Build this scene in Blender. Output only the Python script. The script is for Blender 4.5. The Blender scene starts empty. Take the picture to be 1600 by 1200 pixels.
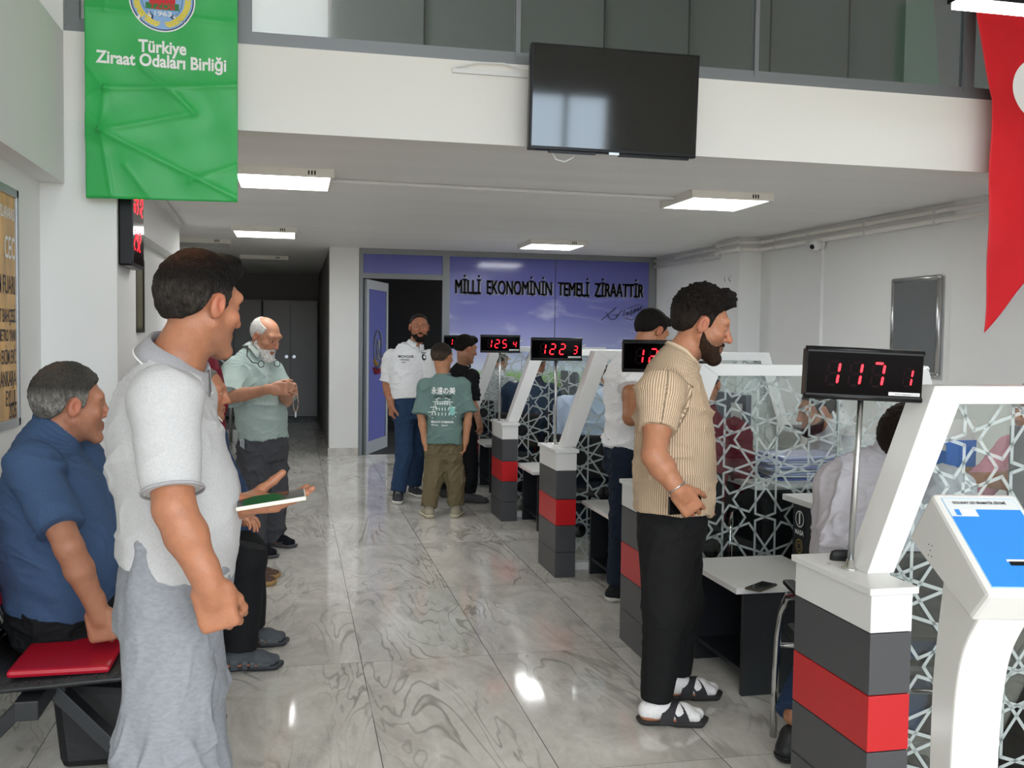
import bpy, bmesh, math, random
import numpy as np
from mathutils import Vector, Matrix
from mathutils.bvhtree import BVHTree
random.seed(7)
sc = bpy.context.scene
COL = sc.collection
PI = math.pi
# ---------------------------------------------------------------- camera
cam = bpy.data.cameras.new('camera'); cam_o = bpy.data.objects.new('camera', cam); COL.objects.link(cam_o)
cam.sensor_width = 36.0; cam.sensor_fit = 'HORIZONTAL'; cam.lens = 1531/1600*36
cam.clip_start = .05; cam.clip_end = 200
cam_o.matrix_world = Matrix(((0.97618708,-0.00255024,-0.21691537,0),(-0.21654132,0.04840335,-0.9750728,0),(0.0129861,0.99882462,0.0466985,1.5),(0,0,0,1)))
sc.camera = cam_o
# ---------------------------------------------------------------- world and exposure
sc.view_settings.view_transform = 'Standard'; sc.view_settings.look = 'None'
sc.view_settings.exposure = 0.78; sc.view_settings.gamma = 1.0; sc.view_settings.use_curve_mapping = False
SKY = 4.3
w = bpy.data.worlds.new('daylight'); sc.world = w; w.use_nodes = True
nt = w.node_tree; nt.nodes.clear()
tc = nt.nodes.new('ShaderNodeTexCoord'); sx = nt.nodes.new('ShaderNodeSeparateXYZ'); rp = nt.nodes.new('ShaderNodeValToRGB')
bg = nt.nodes.new('ShaderNodeBackground'); ow = nt.nodes.new('ShaderNodeOutputWorld')
nt.links.new(tc.outputs['Generated'], sx.inputs[0]); nt.links.new(sx.outputs['Z'], rp.inputs[0])
nt.links.new(rp.outputs[0], bg.inputs[0]); nt.links.new(bg.outputs[0], ow.inputs[0])
e = rp.color_ramp.elements
e[0].position = 0.0; e[0].color = (.56,.53,.49,1); e[1].position = .04; e[1].color = (.72,.86,1.0,1)
x = e.new(.16); x.color = (.70,.86,1.0,1); x = e.new(.34); x.color = (1.0,.97,.93,1)
bg.inputs[1].default_value = SKY
# daylight through the shop front behind the camera (a portal only guides the sky's light through the opening)
def area(name, loc, rot, sx_, sy_, power, color=(1,1,1), portal=False):
    l = bpy.data.lights.new(name, 'AREA'); l.shape = 'RECTANGLE'; l.size = sx_; l.size_y = sy_; l.energy = power; l.color = color
    if portal: l.cycles.is_portal = True
    o = bpy.data.objects.new(name, l); COL.objects.link(o); o.location = loc; o.rotation_euler = rot
    return o
area('daylight_portal', (1.35,-1.78,2.0), (math.radians(90),0,0), 5.3, 3.8, 1, portal=True)
# ---------------------------------------------------------------- helpers
def lin(c):
    if isinstance(c, str):
        c = c.lstrip('#'); c = [int(c[i:i+2],16)/255 for i in (0,2,4)]
    return tuple((v/12.92 if v <= .04045 else ((v+.055)/1.055)**2.4) for v in c)
MATS = {}
def mat(name, rgb='#cccccc', rough=.5, metal=0., var=None, bump=None, emit=0., spec=.5, attr=None, coat=0., sss=0.):
    if name in MATS: return MATS[name]
    m = bpy.data.materials.new(name); m.use_nodes = True; n = m.node_tree; b = n.nodes['Principled BSDF']
    c = lin(rgb); b.inputs['Base Color'].default_value = (*c,1); b.inputs['Roughness'].default_value = rough
    b.inputs['Metallic'].default_value = metal; b.inputs['Specular IOR Level'].default_value = spec
    if coat: b.inputs['Coat Weight'].default_value = coat; b.inputs['Coat Roughness'].default_value = .08
    if sss: b.inputs['Subsurface Weight'].default_value = sss; b.inputs['Subsurface Radius'].default_value = (.012,.004,.002)
    if emit: b.inputs['Emission Color'].default_value = (*c,1); b.inputs['Emission Strength'].default_value = emit
    t = n.nodes.new('ShaderNodeTexCoord')
    src = None
    if attr:
        a = n.nodes.new('ShaderNodeAttribute'); a.attribute_name = attr; src = a.outputs['Color']
    if var:                                   # (scale, amount) or ((sx,sy,sz), amount)
        mp = n.nodes.new('ShaderNodeMapping'); s = var[0]; mp.inputs['Scale'].default_value = s if isinstance(s, tuple) else (s,s,s)
        no = n.nodes.new('ShaderNodeTexNoise'); no.inputs['Scale'].default_value = 1; no.inputs['Detail'].default_value = 4
        n.links.new(t.outputs['Object'], mp.inputs[0]); n.links.new(mp.outputs[0], no.inputs[0])
        mr = n.nodes.new('ShaderNodeMapRange'); mr.inputs[1].default_value = .3; mr.inputs[2].default_value = .7
        mr.inputs[3].default_value = 1-var[1]; mr.inputs[4].default_value = 1+var[1]
        n.links.new(no.outputs['Fac'], mr.inputs[0])
        mx = n.nodes.new('ShaderNodeVectorMath'); mx.operation = 'SCALE'
        if src: n.links.new(src, mx.inputs[0])
        else: mx.inputs[0].default_value = c
        n.links.new(mr.outputs[0], mx.inputs['Scale']); src = mx.outputs[0]
    if src: n.links.new(src, b.inputs['Base Color'])
    if bump:
        mp = n.nodes.new('ShaderNodeMapping'); s = bump[0]; mp.inputs['Scale'].default_value = s if isinstance(s, tuple) else (s,s,s)
        no = n.nodes.new('ShaderNodeTexNoise'); no.inputs['Scale'].default_value = 1; no.inputs['Detail'].default_value = 3
        bu = n.nodes.new('ShaderNodeBump'); bu.inputs['Distance'].default_value = bump[1]; bu.inputs['Strength'].default_value = 1
        n.links.new(t.outputs['Object'], mp.inputs[0]); n.links.new(mp.outputs[0], no.inputs[0])
        n.links.new(no.outputs['Fac'], bu.inputs['Height']); n.links.new(bu.outputs[0], b.inputs['Normal'])
    MATS[name] = m
    return m
def tag(o, label=None, cat=None, group=None, kind=None):
    if label: o['label'] = label
    if cat: o['category'] = cat
    if group: o['group'] = group
    if kind: o['kind'] = kind
    return o
def empty(name, loc=(0,0,0), rz=0., **k):
    o = bpy.data.objects.new(name, None); COL.objects.link(o); o.location = loc; o.rotation_euler = (0,0,rz); o.empty_display_size = .1
    return tag(o, **k)
class MB:
    """collects vertices and faces of one mesh"""
    def __init__(s): s.v = []; s.f = []
    def add(s, vs, fs):
        n = len(s.v); s.v += [tuple(v) for v in vs]; s.f += [tuple(i+n for i in f) for f in fs]; return s
    def box(s, x0, x1, y0, y1, z0, z1):
        return s.add([(x,y,z) for z in (z0,z1) for y in (y0,y1) for x in (x0,x1)], [(0,2,3,1),(4,5,7,6),(0,1,5,4),(2,6,7,3),(0,4,6,2),(1,3,7,5)])
    def hexa(s, a, b):          # two quads (bottom loop, top loop)
        return s.add(list(a)+list(b), [(3,2,1,0),(4,5,6,7)]+[(i,(i+1)%4,4+(i+1)%4,4+i) for i in range(4)])
    def prism(s, pts, off):     # planar polygon swept along a vector
        n = len(pts); q = [tuple(p[i]+off[i] for i in range(3)) for p in pts]
        return s.add(list(pts)+q, [tuple(range(n))[::-1], tuple(range(n,2*n))]+[(i,(i+1)%n,n+(i+1)%n,n+i) for i in range(n)])
    def bar(s, p, q, w, h, up=(0,0,1)):
        p = Vector(p); q = Vector(q); d = (q-p).normalized(); u = Vector(up)
        if abs(d.dot(u)) > .98: u = Vector((0,1,0))
        a = d.cross(u).normalized()*w/2; b = a.cross(d).normalized()*h/2
        return s.hexa([p-a-b,p+a-b,p+a+b,p-a+b],[q-a-b,q+a-b,q+a+b,q-a+b])
    def tube(s, pts, r, n=10, flat=1., closed=False, up=(0,0,1)):
        pts = [Vector(p) for p in pts]; L = len(pts); base = len(s.v); rr = r if isinstance(r,(list,tuple)) else [r]*L
        ref = Vector(up)
        for i,p in enumerate(pts):
            d = (pts[(i+1)%L]-pts[i-1]) if closed else (pts[min(i+1,L-1)]-pts[max(i-1,0)])
            d.normalize()
            a = d.cross(ref)
            if a.length < .05: a = d.cross(Vector((1,0,0)))
            a.normalize(); b = a.cross(d)
            for k in range(n):
                t = 2*PI*k/n; s.v.append(tuple(p + a*math.cos(t)*rr[i] + b*math.sin(t)*rr[i]*flat))
        for i in range(L if closed else L-1):
            for k in range(n):
                j = (i+1)%L
                s.f.append((base+i*n+k, base+i*n+(k+1)%n, base+j*n+(k+1)%n, base+j*n+k))
        if not closed:
            s.f.append(tuple(base+k for k in range(n))[::-1]); s.f.append(tuple(base+(L-1)*n+k for k in range(n)))
        return s
    def cyl(s, p, q, r, n=20, r2=None): return s.tube([p,q],[r, r if r2 is None else r2], n)
    def lathe(s, prof, c=(0,0,0), n=24):
        base = len(s.v); L = len(prof)
        for r,z in prof:
            for k in range(n): s.v.append((c[0]+r*math.cos(2*PI*k/n), c[1]+r*math.sin(2*PI*k/n), c[2]+z))
        for i in range(L-1):
            for k in range(n): s.f.append((base+i*n+k, base+i*n+(k+1)%n, base+(i+1)*n+(k+1)%n, base+(i+1)*n+k))
        s.f.append(tuple(base+k for k in range(n))[::-1]); s.f.append(tuple(base+(L-1)*n+k for k in range(n)))
        return s
    def sphere(s, c, r, n=16, m=10):
        rr = r if isinstance(r, tuple) else (r,r,r); base = len(s.v)
        for i in range(m+1):
            th = PI*i/m
            for k in range(n): s.v.append((c[0]+rr[0]*math.sin(th)*math.cos(2*PI*k/n), c[1]+rr[1]*math.sin(th)*math.sin(2*PI*k/n), c[2]+rr[2]*math.cos(th)))
        for i in range(m):
            for k in range(n): s.f.append((base+i*n+k, base+(i+1)*n+k, base+(i+1)*n+(k+1)%n, base+i*n+(k+1)%n))
        return s
    def build(s, name, m, parent=None, bevel=0., smooth=False, org=None, **k):
        me = bpy.data.meshes.new(name)
        vs = s.v if org is None else [tuple(v[i]-org[i] for i in range(3)) for v in s.v]
        me.from_pydata(vs, [], s.f); me.materials.append(m)
        bm = bmesh.new(); bm.from_mesh(me); bmesh.ops.recalc_face_normals(bm, faces=bm.faces)
        bm.to_mesh(me); bm.free()
        if smooth: me.polygons.foreach_set('use_smooth', [True]*len(me.polygons))
        o = bpy.data.objects.new(name, me); COL.objects.link(o)
        if parent: o.parent = parent
        if org is not None: o.location = org
        if bevel:
            md = o.modifiers.new('bevel','BEVEL'); md.width = bevel; md.segments = 2; md.limit_method = 'ANGLE'; md.angle_limit = .6
            md.harden_normals = False
        if smooth and not bevel:
            pass
        return tag(o, **k)
def struct(name, mb, m, **k):
    return tag(mb.build(name, m, **k), kind='structure')
def text_mesh(body, size, bold=0., sx_=1., align='CENTER', shear=0.):
    """flat letters in the local x-y plane as (verts, faces)"""
    c = bpy.data.curves.new('letters','FONT'); c.body = body; c.size = size; c.align_x = align; c.align_y = 'CENTER'; c.offset = bold; c.shear = shear
    c.resolution_u = 3
    o = bpy.data.objects.new('letters', c); COL.objects.link(o); bpy.context.view_layer.update()
    me = bpy.data.meshes.new_from_object(o.evaluated_get(bpy.context.evaluated_depsgraph_get()))
    vs = [(v.co.x*sx_, v.co.y) for v in me.vertices]; fs = [tuple(p.vertices) for p in me.polygons]
    bpy.data.objects.remove(o); bpy.data.curves.remove(c); bpy.data.meshes.remove(me)
    return vs, fs
def put_text(mb, body, size, org, ux, uy, nrm, bold=0., sx_=1., align='CENTER', depth=.001, lift=0., width=None, shear=0.):
    """letters laid on a plane: ux runs along the line, uy up, nrm out of the surface"""
    vs, fs = text_mesh(body, size, bold, sx_, align, shear)
    if not vs: return mb
    if width:
        xs = [v[0] for v in vs]; k = width/(max(xs)-min(xs)); vs = [(v[0]*k, v[1]) for v in vs]
    o = Vector(org); ux = Vector(ux); uy = Vector(uy); nn = Vector(nrm)
    mb.add([o+ux*v[0]+uy*v[1]+nn*(lift+depth) for v in vs], fs)
    return mb
def copy_tree(o, parent=None):
    c = o.copy(); COL.objects.link(c); c.parent = parent
    for ch in list(o.children): copy_tree(ch, c)
    return c
def tile_nodes(m): return m.node_tree.nodes, m.node_tree.links, m.node_tree.nodes['Principled BSDF']
# ---------------------------------------------------------------- materials of the room
def floor_mat():
    m = bpy.data.materials.new('polished_grey_marble_tile'); m.use_nodes = True; N, L, b = tile_nodes(m)
    def math_(op, a, b_=None):
        n = N.new('ShaderNodeMath'); n.operation = op
        for i,v in enumerate((a,b_)):
            if v is None: continue
            if isinstance(v,(int,float)): n.inputs[i].default_value = v
            else: L.new(v, n.inputs[i])
        return n.outputs[0]
    t = N.new('ShaderNodeTexCoord'); s = N.new('ShaderNodeSeparateXYZ'); L.new(t.outputs['Object'], s.inputs[0])
    tx = math_('DIVIDE', math_('SUBTRACT', s.outputs['X'], .306), .6); ty = math_('DIVIDE', math_('SUBTRACT', s.outputs['Y'], .662), 1.275)
    fx = math_('FRACT', tx); fy = math_('FRACT', ty)
    dx = math_('MULTIPLY', math_('MINIMUM', fx, math_('SUBTRACT', 1., fx)), .6); dy = math_('MULTIPLY', math_('MINIMUM', fy, math_('SUBTRACT', 1., fy)), 1.275)
    line = math_('MAXIMUM', math_('LESS_THAN', dx, .0017), math_('LESS_THAN', dy, .0011))
    cv = N.new('ShaderNodeCombineXYZ'); L.new(math_('FLOOR', tx), cv.inputs[0]); L.new(math_('FLOOR', ty), cv.inputs[1])
    wn = N.new('ShaderNodeTexWhiteNoise'); wn.noise_dimensions = '3D'; L.new(cv.outputs[0], wn.inputs['Vector'])
    sc_ = N.new('ShaderNodeVectorMath'); sc_.operation = 'SCALE'; L.new(wn.outputs['Color'], sc_.inputs[0]); sc_.inputs['Scale'].default_value = 13.
    ad = N.new('ShaderNodeVectorMath'); L.new(t.outputs['Object'], ad.inputs[0]); L.new(sc_.outputs[0], ad.inputs[1])
    mp = N.new('ShaderNodeMapping'); mp.inputs['Rotation'].default_value = (0,0,.16); mp.inputs['Scale'].default_value = (1,.42,1); L.new(ad.outputs[0], mp.inputs[0])
    def noise(scale, det, rough, dist=0.):
        n = N.new('ShaderNodeTexNoise'); n.inputs['Scale'].default_value = scale; n.inputs['Detail'].default_value = det; n.inputs['Roughness'].default_value = rough
        n.inputs['Distortion'].default_value = dist; L.new(mp.outputs[0], n.inputs['Vector']); return n.outputs['Fac']
    def ramp(v, els):
        r = N.new('ShaderNodeValToRGB'); L.new(v, r.inputs[0]); e = r.color_ramp.elements
        e[0].position, e[0].color = els[0][0], (*lin(els[0][1]),1); e[1].position, e[1].color = els[-1][0], (*lin(els[-1][1]),1)
        for p,c in els[1:-1]: q = e.new(p); q.color = (*lin(c),1)
        return r.outputs[0]
    base = ramp(noise(3.2, 8, .68, 1.2), [(.30,'#b9b6af'),(.45,'#d0cdc6'),(.58,'#dfddd6'),(.75,'#ecebe5')])
    mv = N.new('ShaderNodeMapping'); mv.inputs['Rotation'].default_value = (0,0,.14); mv.inputs['Scale'].default_value = (2.2,.5,1); L.new(ad.outputs[0], mv.inputs[0])
    vn = N.new('ShaderNodeTexNoise'); vn.inputs['Scale'].default_value = 1.25; vn.inputs['Detail'].default_value = 3; vn.inputs['Roughness'].default_value = .45; vn.inputs['Distortion'].default_value = 1.3
    L.new(mv.outputs[0], vn.inputs['Vector'])
    band = math_('ABSOLUTE', math_('SUBTRACT', math_('FRACT', math_('MULTIPLY', vn.outputs['Fac'], 11.)), .5))
    vein = ramp(band, [(0.,'#8f8c87'),(.05,'#b3b0aa'),(.16,'#ffffff'),(1.,'#ffffff')])
    nf = noise(2.1, 3, .5); nr = N.new('ShaderNodeMapRange'); nr.inputs[1].default_value = .44; nr.inputs[2].default_value = .62; nr.inputs[4].default_value = .62; L.new(nf, nr.inputs[0]); vm = nr.outputs[0]
    mx = N.new('ShaderNodeMix'); mx.data_type = 'RGBA'; mx.blend_type = 'MULTIPLY'; L.new(vm, mx.inputs['Factor']); L.new(base, mx.inputs['A']); L.new(vein, mx.inputs['B'])
    fine = ramp(noise(26, 6, .7, .6), [(.3,'#d5d3cf'),(.7,'#ffffff')])
    m2 = N.new('ShaderNodeMix'); m2.data_type = 'RGBA'; m2.blend_type = 'MULTIPLY'; m2.inputs['Factor'].default_value = .4; L.new(mx.outputs['Result'], m2.inputs['A']); L.new(fine, m2.inputs['B'])
    m3 = N.new('ShaderNodeMix'); m3.data_type = 'RGBA'; L.new(line, m3.inputs['Factor']); L.new(m2.outputs['Result'], m3.inputs['A']); m3.inputs['B'].default_value = (.10,.10,.10,1)
    L.new(m3.outputs['Result'], b.inputs['Base Color'])
    b.inputs['Roughness'].default_value = .07; b.inputs['Specular IOR Level'].default_value = .5
    bu = N.new('ShaderNodeBump'); bu.inputs['Distance'].default_value = .0006; bu.inputs['Strength'].default_value = .25
    L.new(noise(5, 2, .5), bu.inputs['Height']); L.new(bu.outputs[0], b.inputs['Normal'])
    return m
def glass_mat(name, tint=(1,1,1), refl=1., rough=0.):
    m = bpy.data.materials.new(name); m.use_nodes = True; N = m.node_tree.nodes; L = m.node_tree.links; N.remove(N['Principled BSDF'])
    tr = N.new('ShaderNodeBsdfTransparent'); tr.inputs[0].default_value = (*tint,1)
    gl = N.new('ShaderNodeBsdfGlossy'); gl.inputs['Roughness'].default_value = rough
    fr = N.new('ShaderNodeFresnel'); fr.inputs[0].default_value = 1.45
    mu = N.new('ShaderNodeMath'); mu.operation = 'MULTIPLY'; mu.inputs[1].default_value = refl; L.new(fr.outputs[0], mu.inputs[0])
    mi = N.new('ShaderNodeMixShader'); L.new(mu.outputs[0], mi.inputs[0]); L.new(tr.outputs[0], mi.inputs[1]); L.new(gl.outputs[0], mi.inputs[2])
    L.new(mi.outputs[0], N['Material Output'].inputs[0])
    return m
wallm = mat('white_wall_paint', '#e6e6e3', .6, var=(1.1,.02), bump=(14,.0008))
ceilm = mat('ceiling_paint', '#ecebe8', .7, var=((.4,5,1),.025))
beamm = mat('warm_white_paint', '#eae8e2', .55, var=(1.0,.015))
alum = mat('brushed_aluminium', '#9ea1a3', .38, .85)
alum_grey = mat('grey_aluminium_frame', '#7f8285', .45, .35)
white_lac = mat('white_lacquer', '#e3e3e1', .28)
black_plastic = mat('black_plastic', '#0a0a0b', .32, spec=.3)
dark_panel = mat('anthracite_panel', '#47474a', .38)
red_panel = mat('red_panel', '#bf1a20', .33)
white_text = mat('white_lettering', '#f4f4f2', .6)
black_text = mat('black_lettering', '#17171b', .55)
chrome = mat('chrome', '#d8d8d8', .12, 1.)
steel = mat('brushed_steel', '#b9babb', .28, 1.)
led_white = mat('lit_led_diffuser', '#ffffff', .5, emit=11.)

# ================================================================ THE SETTING
struct('floor', MB().box(-4,6,-2,18.6,-.1,0), floor_mat())
struct('ceiling', MB().box(-4,5.4,5.70,18.6,2.6,2.75), ceilm)
struct('ceiling_front_hall', MB().box(-1.5,5.4,-1.9,9.6,6.6,6.7), wallm)
struct('wall_parapet', MB().box(-1.17,5.2,5.53,5.70,2.6,3.06), beamm)
struct('wall_left', MB().box(-1.45,-1.29,-1.9,5.53,0,6.6), wallm)
struct('wall_pillar_left', MB().box(-1.6,-.915,5.525,6.15,0,2.6).box(-1.6,-1.17,5.525,6.15,2.6,6.6), wallm)
struct('wall_beam_left', MB().box(-1.29,-1.17,-1.7,5.52,2.275,3.05), wallm)
struct('wall_left_rear', MB().box(-1.4,-1.25,6.15,10.5,0,2.6).box(-1.25,-1.14,6.15,10.5,2.26,2.6), wallm)
struct('wall_left_stairs', MB().box(-3.4,-3.2,10.3,18.4,0,2.6).box(-3.4,-1.4,10.3,10.5,0,2.6), wallm)
corr = mat('corridor_wall_grey','#7d7b79',.6)  # corridor walls in a darker grey than the hall walls
struct('wall_corridor_end', MB().box(-3.4,.5,18.3,18.5,0,2.6), corr)
struct('wall_corridor_right', MB().box(.43,.52,12.7,18.3,0,2.6), corr)
struct('wall_column', MB().box(.425,.785,12.38,12.7,0,2.6), wallm)
struct('baseboard_column', MB().box(.41,.785,12.365,12.72,0,.1), mat('marble_skirting','#b9b2a8',.25,var=(9,.15)))
struct('wall_right', MB().hexa([(4.70,12.6,0),(5.3,12.6,0),(5.3,5.6,0),(5.06,5.6,0)],[(4.70,12.6,2.6),(5.3,12.6,2.6),(5.3,5.6,2.6),(5.06,5.6,2.6)]), wallm)
struct('wall_right_column', MB().box(4.6,5.0,9.66,10.12,0,2.6), wallm)
struct('wall_pillar_right', MB().box(4.97,5.3,5.70,6.70,0,2.6).box(5.1,5.3,5.70,7.6,2.75,6.6), wallm)
struct('wall_right_front', MB().box(5.2,5.35,-1.9,5.6,0,6.6), wallm)
struct('wall_front', MB().box(-1.5,5.4,-1.95,-1.8,3.9,4.2).box(-1.5,5.4,-1.95,-1.8,6.4,6.6).box(.44,5.4,-1.95,-1.8,4.2,6.4).box(-1.5,-.56,-1.95,-1.8,4.2,6.4).box(3.98,5.4,-1.95,-1.8,0,3.9).box(-1.5,3.98,-1.95,-1.8,0,.15), wallm)  # unseen wall; upper opening shaped for the pale streak reflected in the mezzanine glass
struct('wall_back_room', MB().box(.52,4.8,15.5,15.6,0,2.6), mat('painted_room_dark','#0d0d0e',.9))  # darkness of the unlit room put into near-black walls, floor and ceiling
struct('floor_back_room', MB().box(.52,4.8,12.5,15.5,0,.004), mat('painted_room_dark'))  # thin black sheet over the tiles, in place of shade
struct('ceiling_back_room', MB().box(.52,4.8,12.5,15.5,2.59,2.6), mat('painted_room_dark'))
struct('wall_back_room_side', MB().box(.52,.54,12.7,15.5,0,2.6), mat('painted_room_dark'))
struct('wall_mezzanine', MB().box(-1.4,5.3,7.6,7.7,2.75,6.6), mat('grey_cladding','#a9adab',.5))
mb = MB()
for i in range(9): mb.box(-1.2+i*.72,-1.19+i*.72,7.585,7.6,2.75,6.6)
struct('trim_mezzanine_joints', mb, mat('cladding_joint','#3b3f3f',.6))
mb = MB()
for x0 in (-1.25,1.1,3.4): mb.box(x0,x0+.05,-1.9,-1.84,.15,3.9)
struct('trim_shop_front', mb.box(-1.29,3.98,-1.9,-1.84,2.55,2.61), alum_grey)
struct('ground_outside', MB().box(-30,30,-40,-2,-.15,-.12), mat('street_paving','#8d8880',.8))
# mezzanine glazing
mb = MB().box(-1.17,5.2,5.55,5.63,3.06,3.10).box(-1.17,5.2,5.57,5.61,3.10,3.14)
for x0,x1 in ((-1.17,-1.10),(-.32,-.23),(1.235,1.262),(2.72,2.745),(4.165,4.24)): mb.box(x0,x1,5.565,5.615,3.10,6.6)
wn = struct('window_1', mb, alum_grey)
gl_m = glass_mat('smoked_glass', (.62,.65,.64), 2.0, .06)
for x0,x1 in ((-1.10,-.32),(-.23,1.235),(1.262,2.72),(2.745,4.165),(4.24,5.2)):
    MB().box(x0,x1,5.586,5.592,3.14,6.6).build('pane', gl_m, wn)
# ---------------------------------------------------------------- blue printed partition with its door
def film_mat():
    m = bpy.data.materials.new('printed_sky_and_meadow_film'); m.use_nodes = True; N, L, b = tile_nodes(m)
    t = N.new('ShaderNodeTexCoord'); s = N.new('ShaderNodeSeparateXYZ'); L.new(t.outputs['Object'], s.inputs[0])
    mr = N.new('ShaderNodeMapRange'); mr.inputs[2].default_value = 2.6; L.new(s.outputs['Z'], mr.inputs[0])
    r = N.new('ShaderNodeValToRGB'); L.new(mr.outputs[0], r.inputs[0]); e = r.color_ramp.elements
    pts = [(0,'#6b5a3a'),(.30,'#7d6a44'),(.345,'#7aa050'),(.40,'#9fc487'),(.425,'#cfd8ea'),(.52,'#a2a7d2'),(.7,'#7074b4'),(1,'#5a5fa3')]
    e[0].position, e[0].color = 0, (*lin(pts[0][1]),1); e[1].position, e[1].color = 1, (*lin(pts[-1][1]),1)
    for p,c in pts[1:-1]: q = e.new(p); q.color = (*lin(c),1)
    mp = N.new('ShaderNodeMapping'); mp.inputs['Scale'].default_value = (.8,1,2.6); L.new(t.outputs['Object'], mp.inputs[0])
    n = N.new('ShaderNodeTexNoise'); n.inputs['Scale'].default_value = 1.6; n.inputs['Detail'].default_value = 6; n.inputs['Distortion'].default_value = .8; L.new(mp.outputs[0], n.inputs['Vector'])
    cr = N.new('ShaderNodeValToRGB'); L.new(n.outputs['Fac'], cr.inputs[0]); cr.color_ramp.elements[0].position = .56; cr.color_ramp.elements[1].position = .8
    cr.color_ramp.elements[1].color = (.5,.5,.5,1)
    zr = N.new('ShaderNodeMapRange'); zr.inputs[1].default_value = 2.25; zr.inputs[2].default_value = 1.75; L.new(s.outputs['Z'], zr.inputs[0])
    mu = N.new('ShaderNodeMath'); mu.operation = 'MULTIPLY'; L.new(cr.outputs[0], mu.inputs[0]); L.new(zr.outputs[0], mu.inputs[1])
    mx = N.new('ShaderNodeMix'); mx.data_type = 'RGBA'; L.new(mu.outputs[0], mx.inputs['Factor']); L.new(r.outputs[0], mx.inputs['A']); mx.inputs['B'].default_value = (.85,.87,.95,1)
    L.new(mx.outputs['Result'], b.inputs['Base Color']); b.inputs['Roughness'].default_value = .12
    return m
film = film_mat()
fr = MB().box(.79,4.70,12.38,12.44,2.53,2.6).box(.79,.835,12.38,12.44,0,2.53).box(1.835,1.925,12.38,12.44,0,2.53).box(4.60,4.70,12.38,12.44,0,2.53).box(.835,1.835,12.38,12.44,2.225,2.29).box(1.925,4.6,12.38,12.44,0,.12)
wp = struct('wall_partition', fr, alum_grey)
for i,(x0,x1,z0,z1) in enumerate(((.835,1.835,2.29,2.53),(1.925,3.315,.12,2.53),(3.325,4.6,.12,2.53))):
    MB().box(x0,x1,12.395,12.41,z0,z1).build('printed_panel', film, wp)
mb = MB(); [put_text(mb, 'MİLLİ  EKONOMİNİN  TEMELİ  ZİRAATTİR', .255, (3.262+q*.0055,12.394,2.14+z*.006), (1,0,0),(0,0,1),(0,-1,0), width=2.53, lift=.002) for q in (-1.3,0,1.3) for z in (0,)]
mb.build('slogan_lettering', black_text, wp)
mb = MB(); [put_text(mb, 'MİLLİ  EKONOMİNİN  TEMELİ  ZİRAATTİR', .255, (3.277+q*.007,12.394,2.128), (1,0,0),(0,0,1),(0,-1,0), width=2.53, lift=.0006) for q in (-.8,.8)]
mb.build('slogan_lettering_shadow', mat('grey_lettering','#8d90a0',.6), wp)
def SG(x, y): return (.79+(x-562)*.00843, 12.39, 1.5+(530.2-y)*.0084)
mb = MB()
for st in ([(937,500),(948,491),(961,480)],[(945,488),(950,496),(954,499),(961,497),(963,490),(957,492)],[(962,495),(969,485),(976,483),(972,493),(981,486),(979,492),(987,483),(985,491),(993,481),(990,489),(998,479),(996,486),(1004,476),(1000,484),(1009,478)],
           [(976,496),(987,499),(1000,492),(1011,484)],[(981,481),(990,477),(1001,474)]):
    mb.tube([SG(*p) for p in st], .011, 6, flat=.3)
mb.build('signature', black_text, wp, smooth=True)
dr = empty('door_1', (.845,12.43,0), kind='structure')
a_ = math.atan2(13.36-12.43, 1.20-.845)
def door_box(u0,u1,t0,t1,z0,z1):
    c, s = math.cos(a_), math.sin(a_)
    P = lambda u,t: (u*c - t*s, u*s + t*c)
    q = [P(u0,t0),P(u1,t0),P(u1,t1),P(u0,t1)]
    return [(*p,z0) for p in q],[(*p,z1) for p in q]
mb = MB()
for b in ((0,.99,-.045,0,0,.16),(0,.99,-.045,0,2.1,2.215),(0,.09,-.045,0,.16,2.1),(.90,.99,-.045,0,.16,2.1)): mb.hexa(*door_box(*b))
mb.build('door_frame', alum_grey, dr)
MB().hexa(*door_box(.09,.90,-.035,-.012,.16,2.1)).build('door_panel', mat('violet_door_film','#555a98',.2), dr)
MB().hexa(*door_box(.93,.96,-.10,-.045,.98,1.14)).build('door_handle', black_plastic, dr, bevel=.004)
def DP(u,z,t=-.048): return tuple(door_box(u,u,t,t,z,z)[0][0])
mb = MB().tube([DP(.5+.17*math.cos(t), 1.33+.25*math.sin(t)) for t in [2*PI*i/28 for i in range(28)]], .014, 5, closed=True, flat=.3)
mb.tube([DP(.5,1.2),DP(.48,1.35),DP(.5,1.45)], .03, 5); mb.build('door_emblem_ring', mat('grey_print','#7d808c',.6), dr)
MB().tube([DP(.30,1.10),DP(.4,1.02),DP(.52,1.06),DP(.66,1.12)], [.02,.05,.05,.015], 6, flat=.3).build('door_emblem_ribbon', mat('dull_red_print','#9a2f38',.6), dr)
MB().tube([DP(.33,1.2),DP(.4,1.13),DP(.5,1.16)], [.02,.035,.01], 6, flat=.3).build('door_emblem_wheat', mat('dull_yellow_print','#c5a043',.6), dr)
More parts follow.
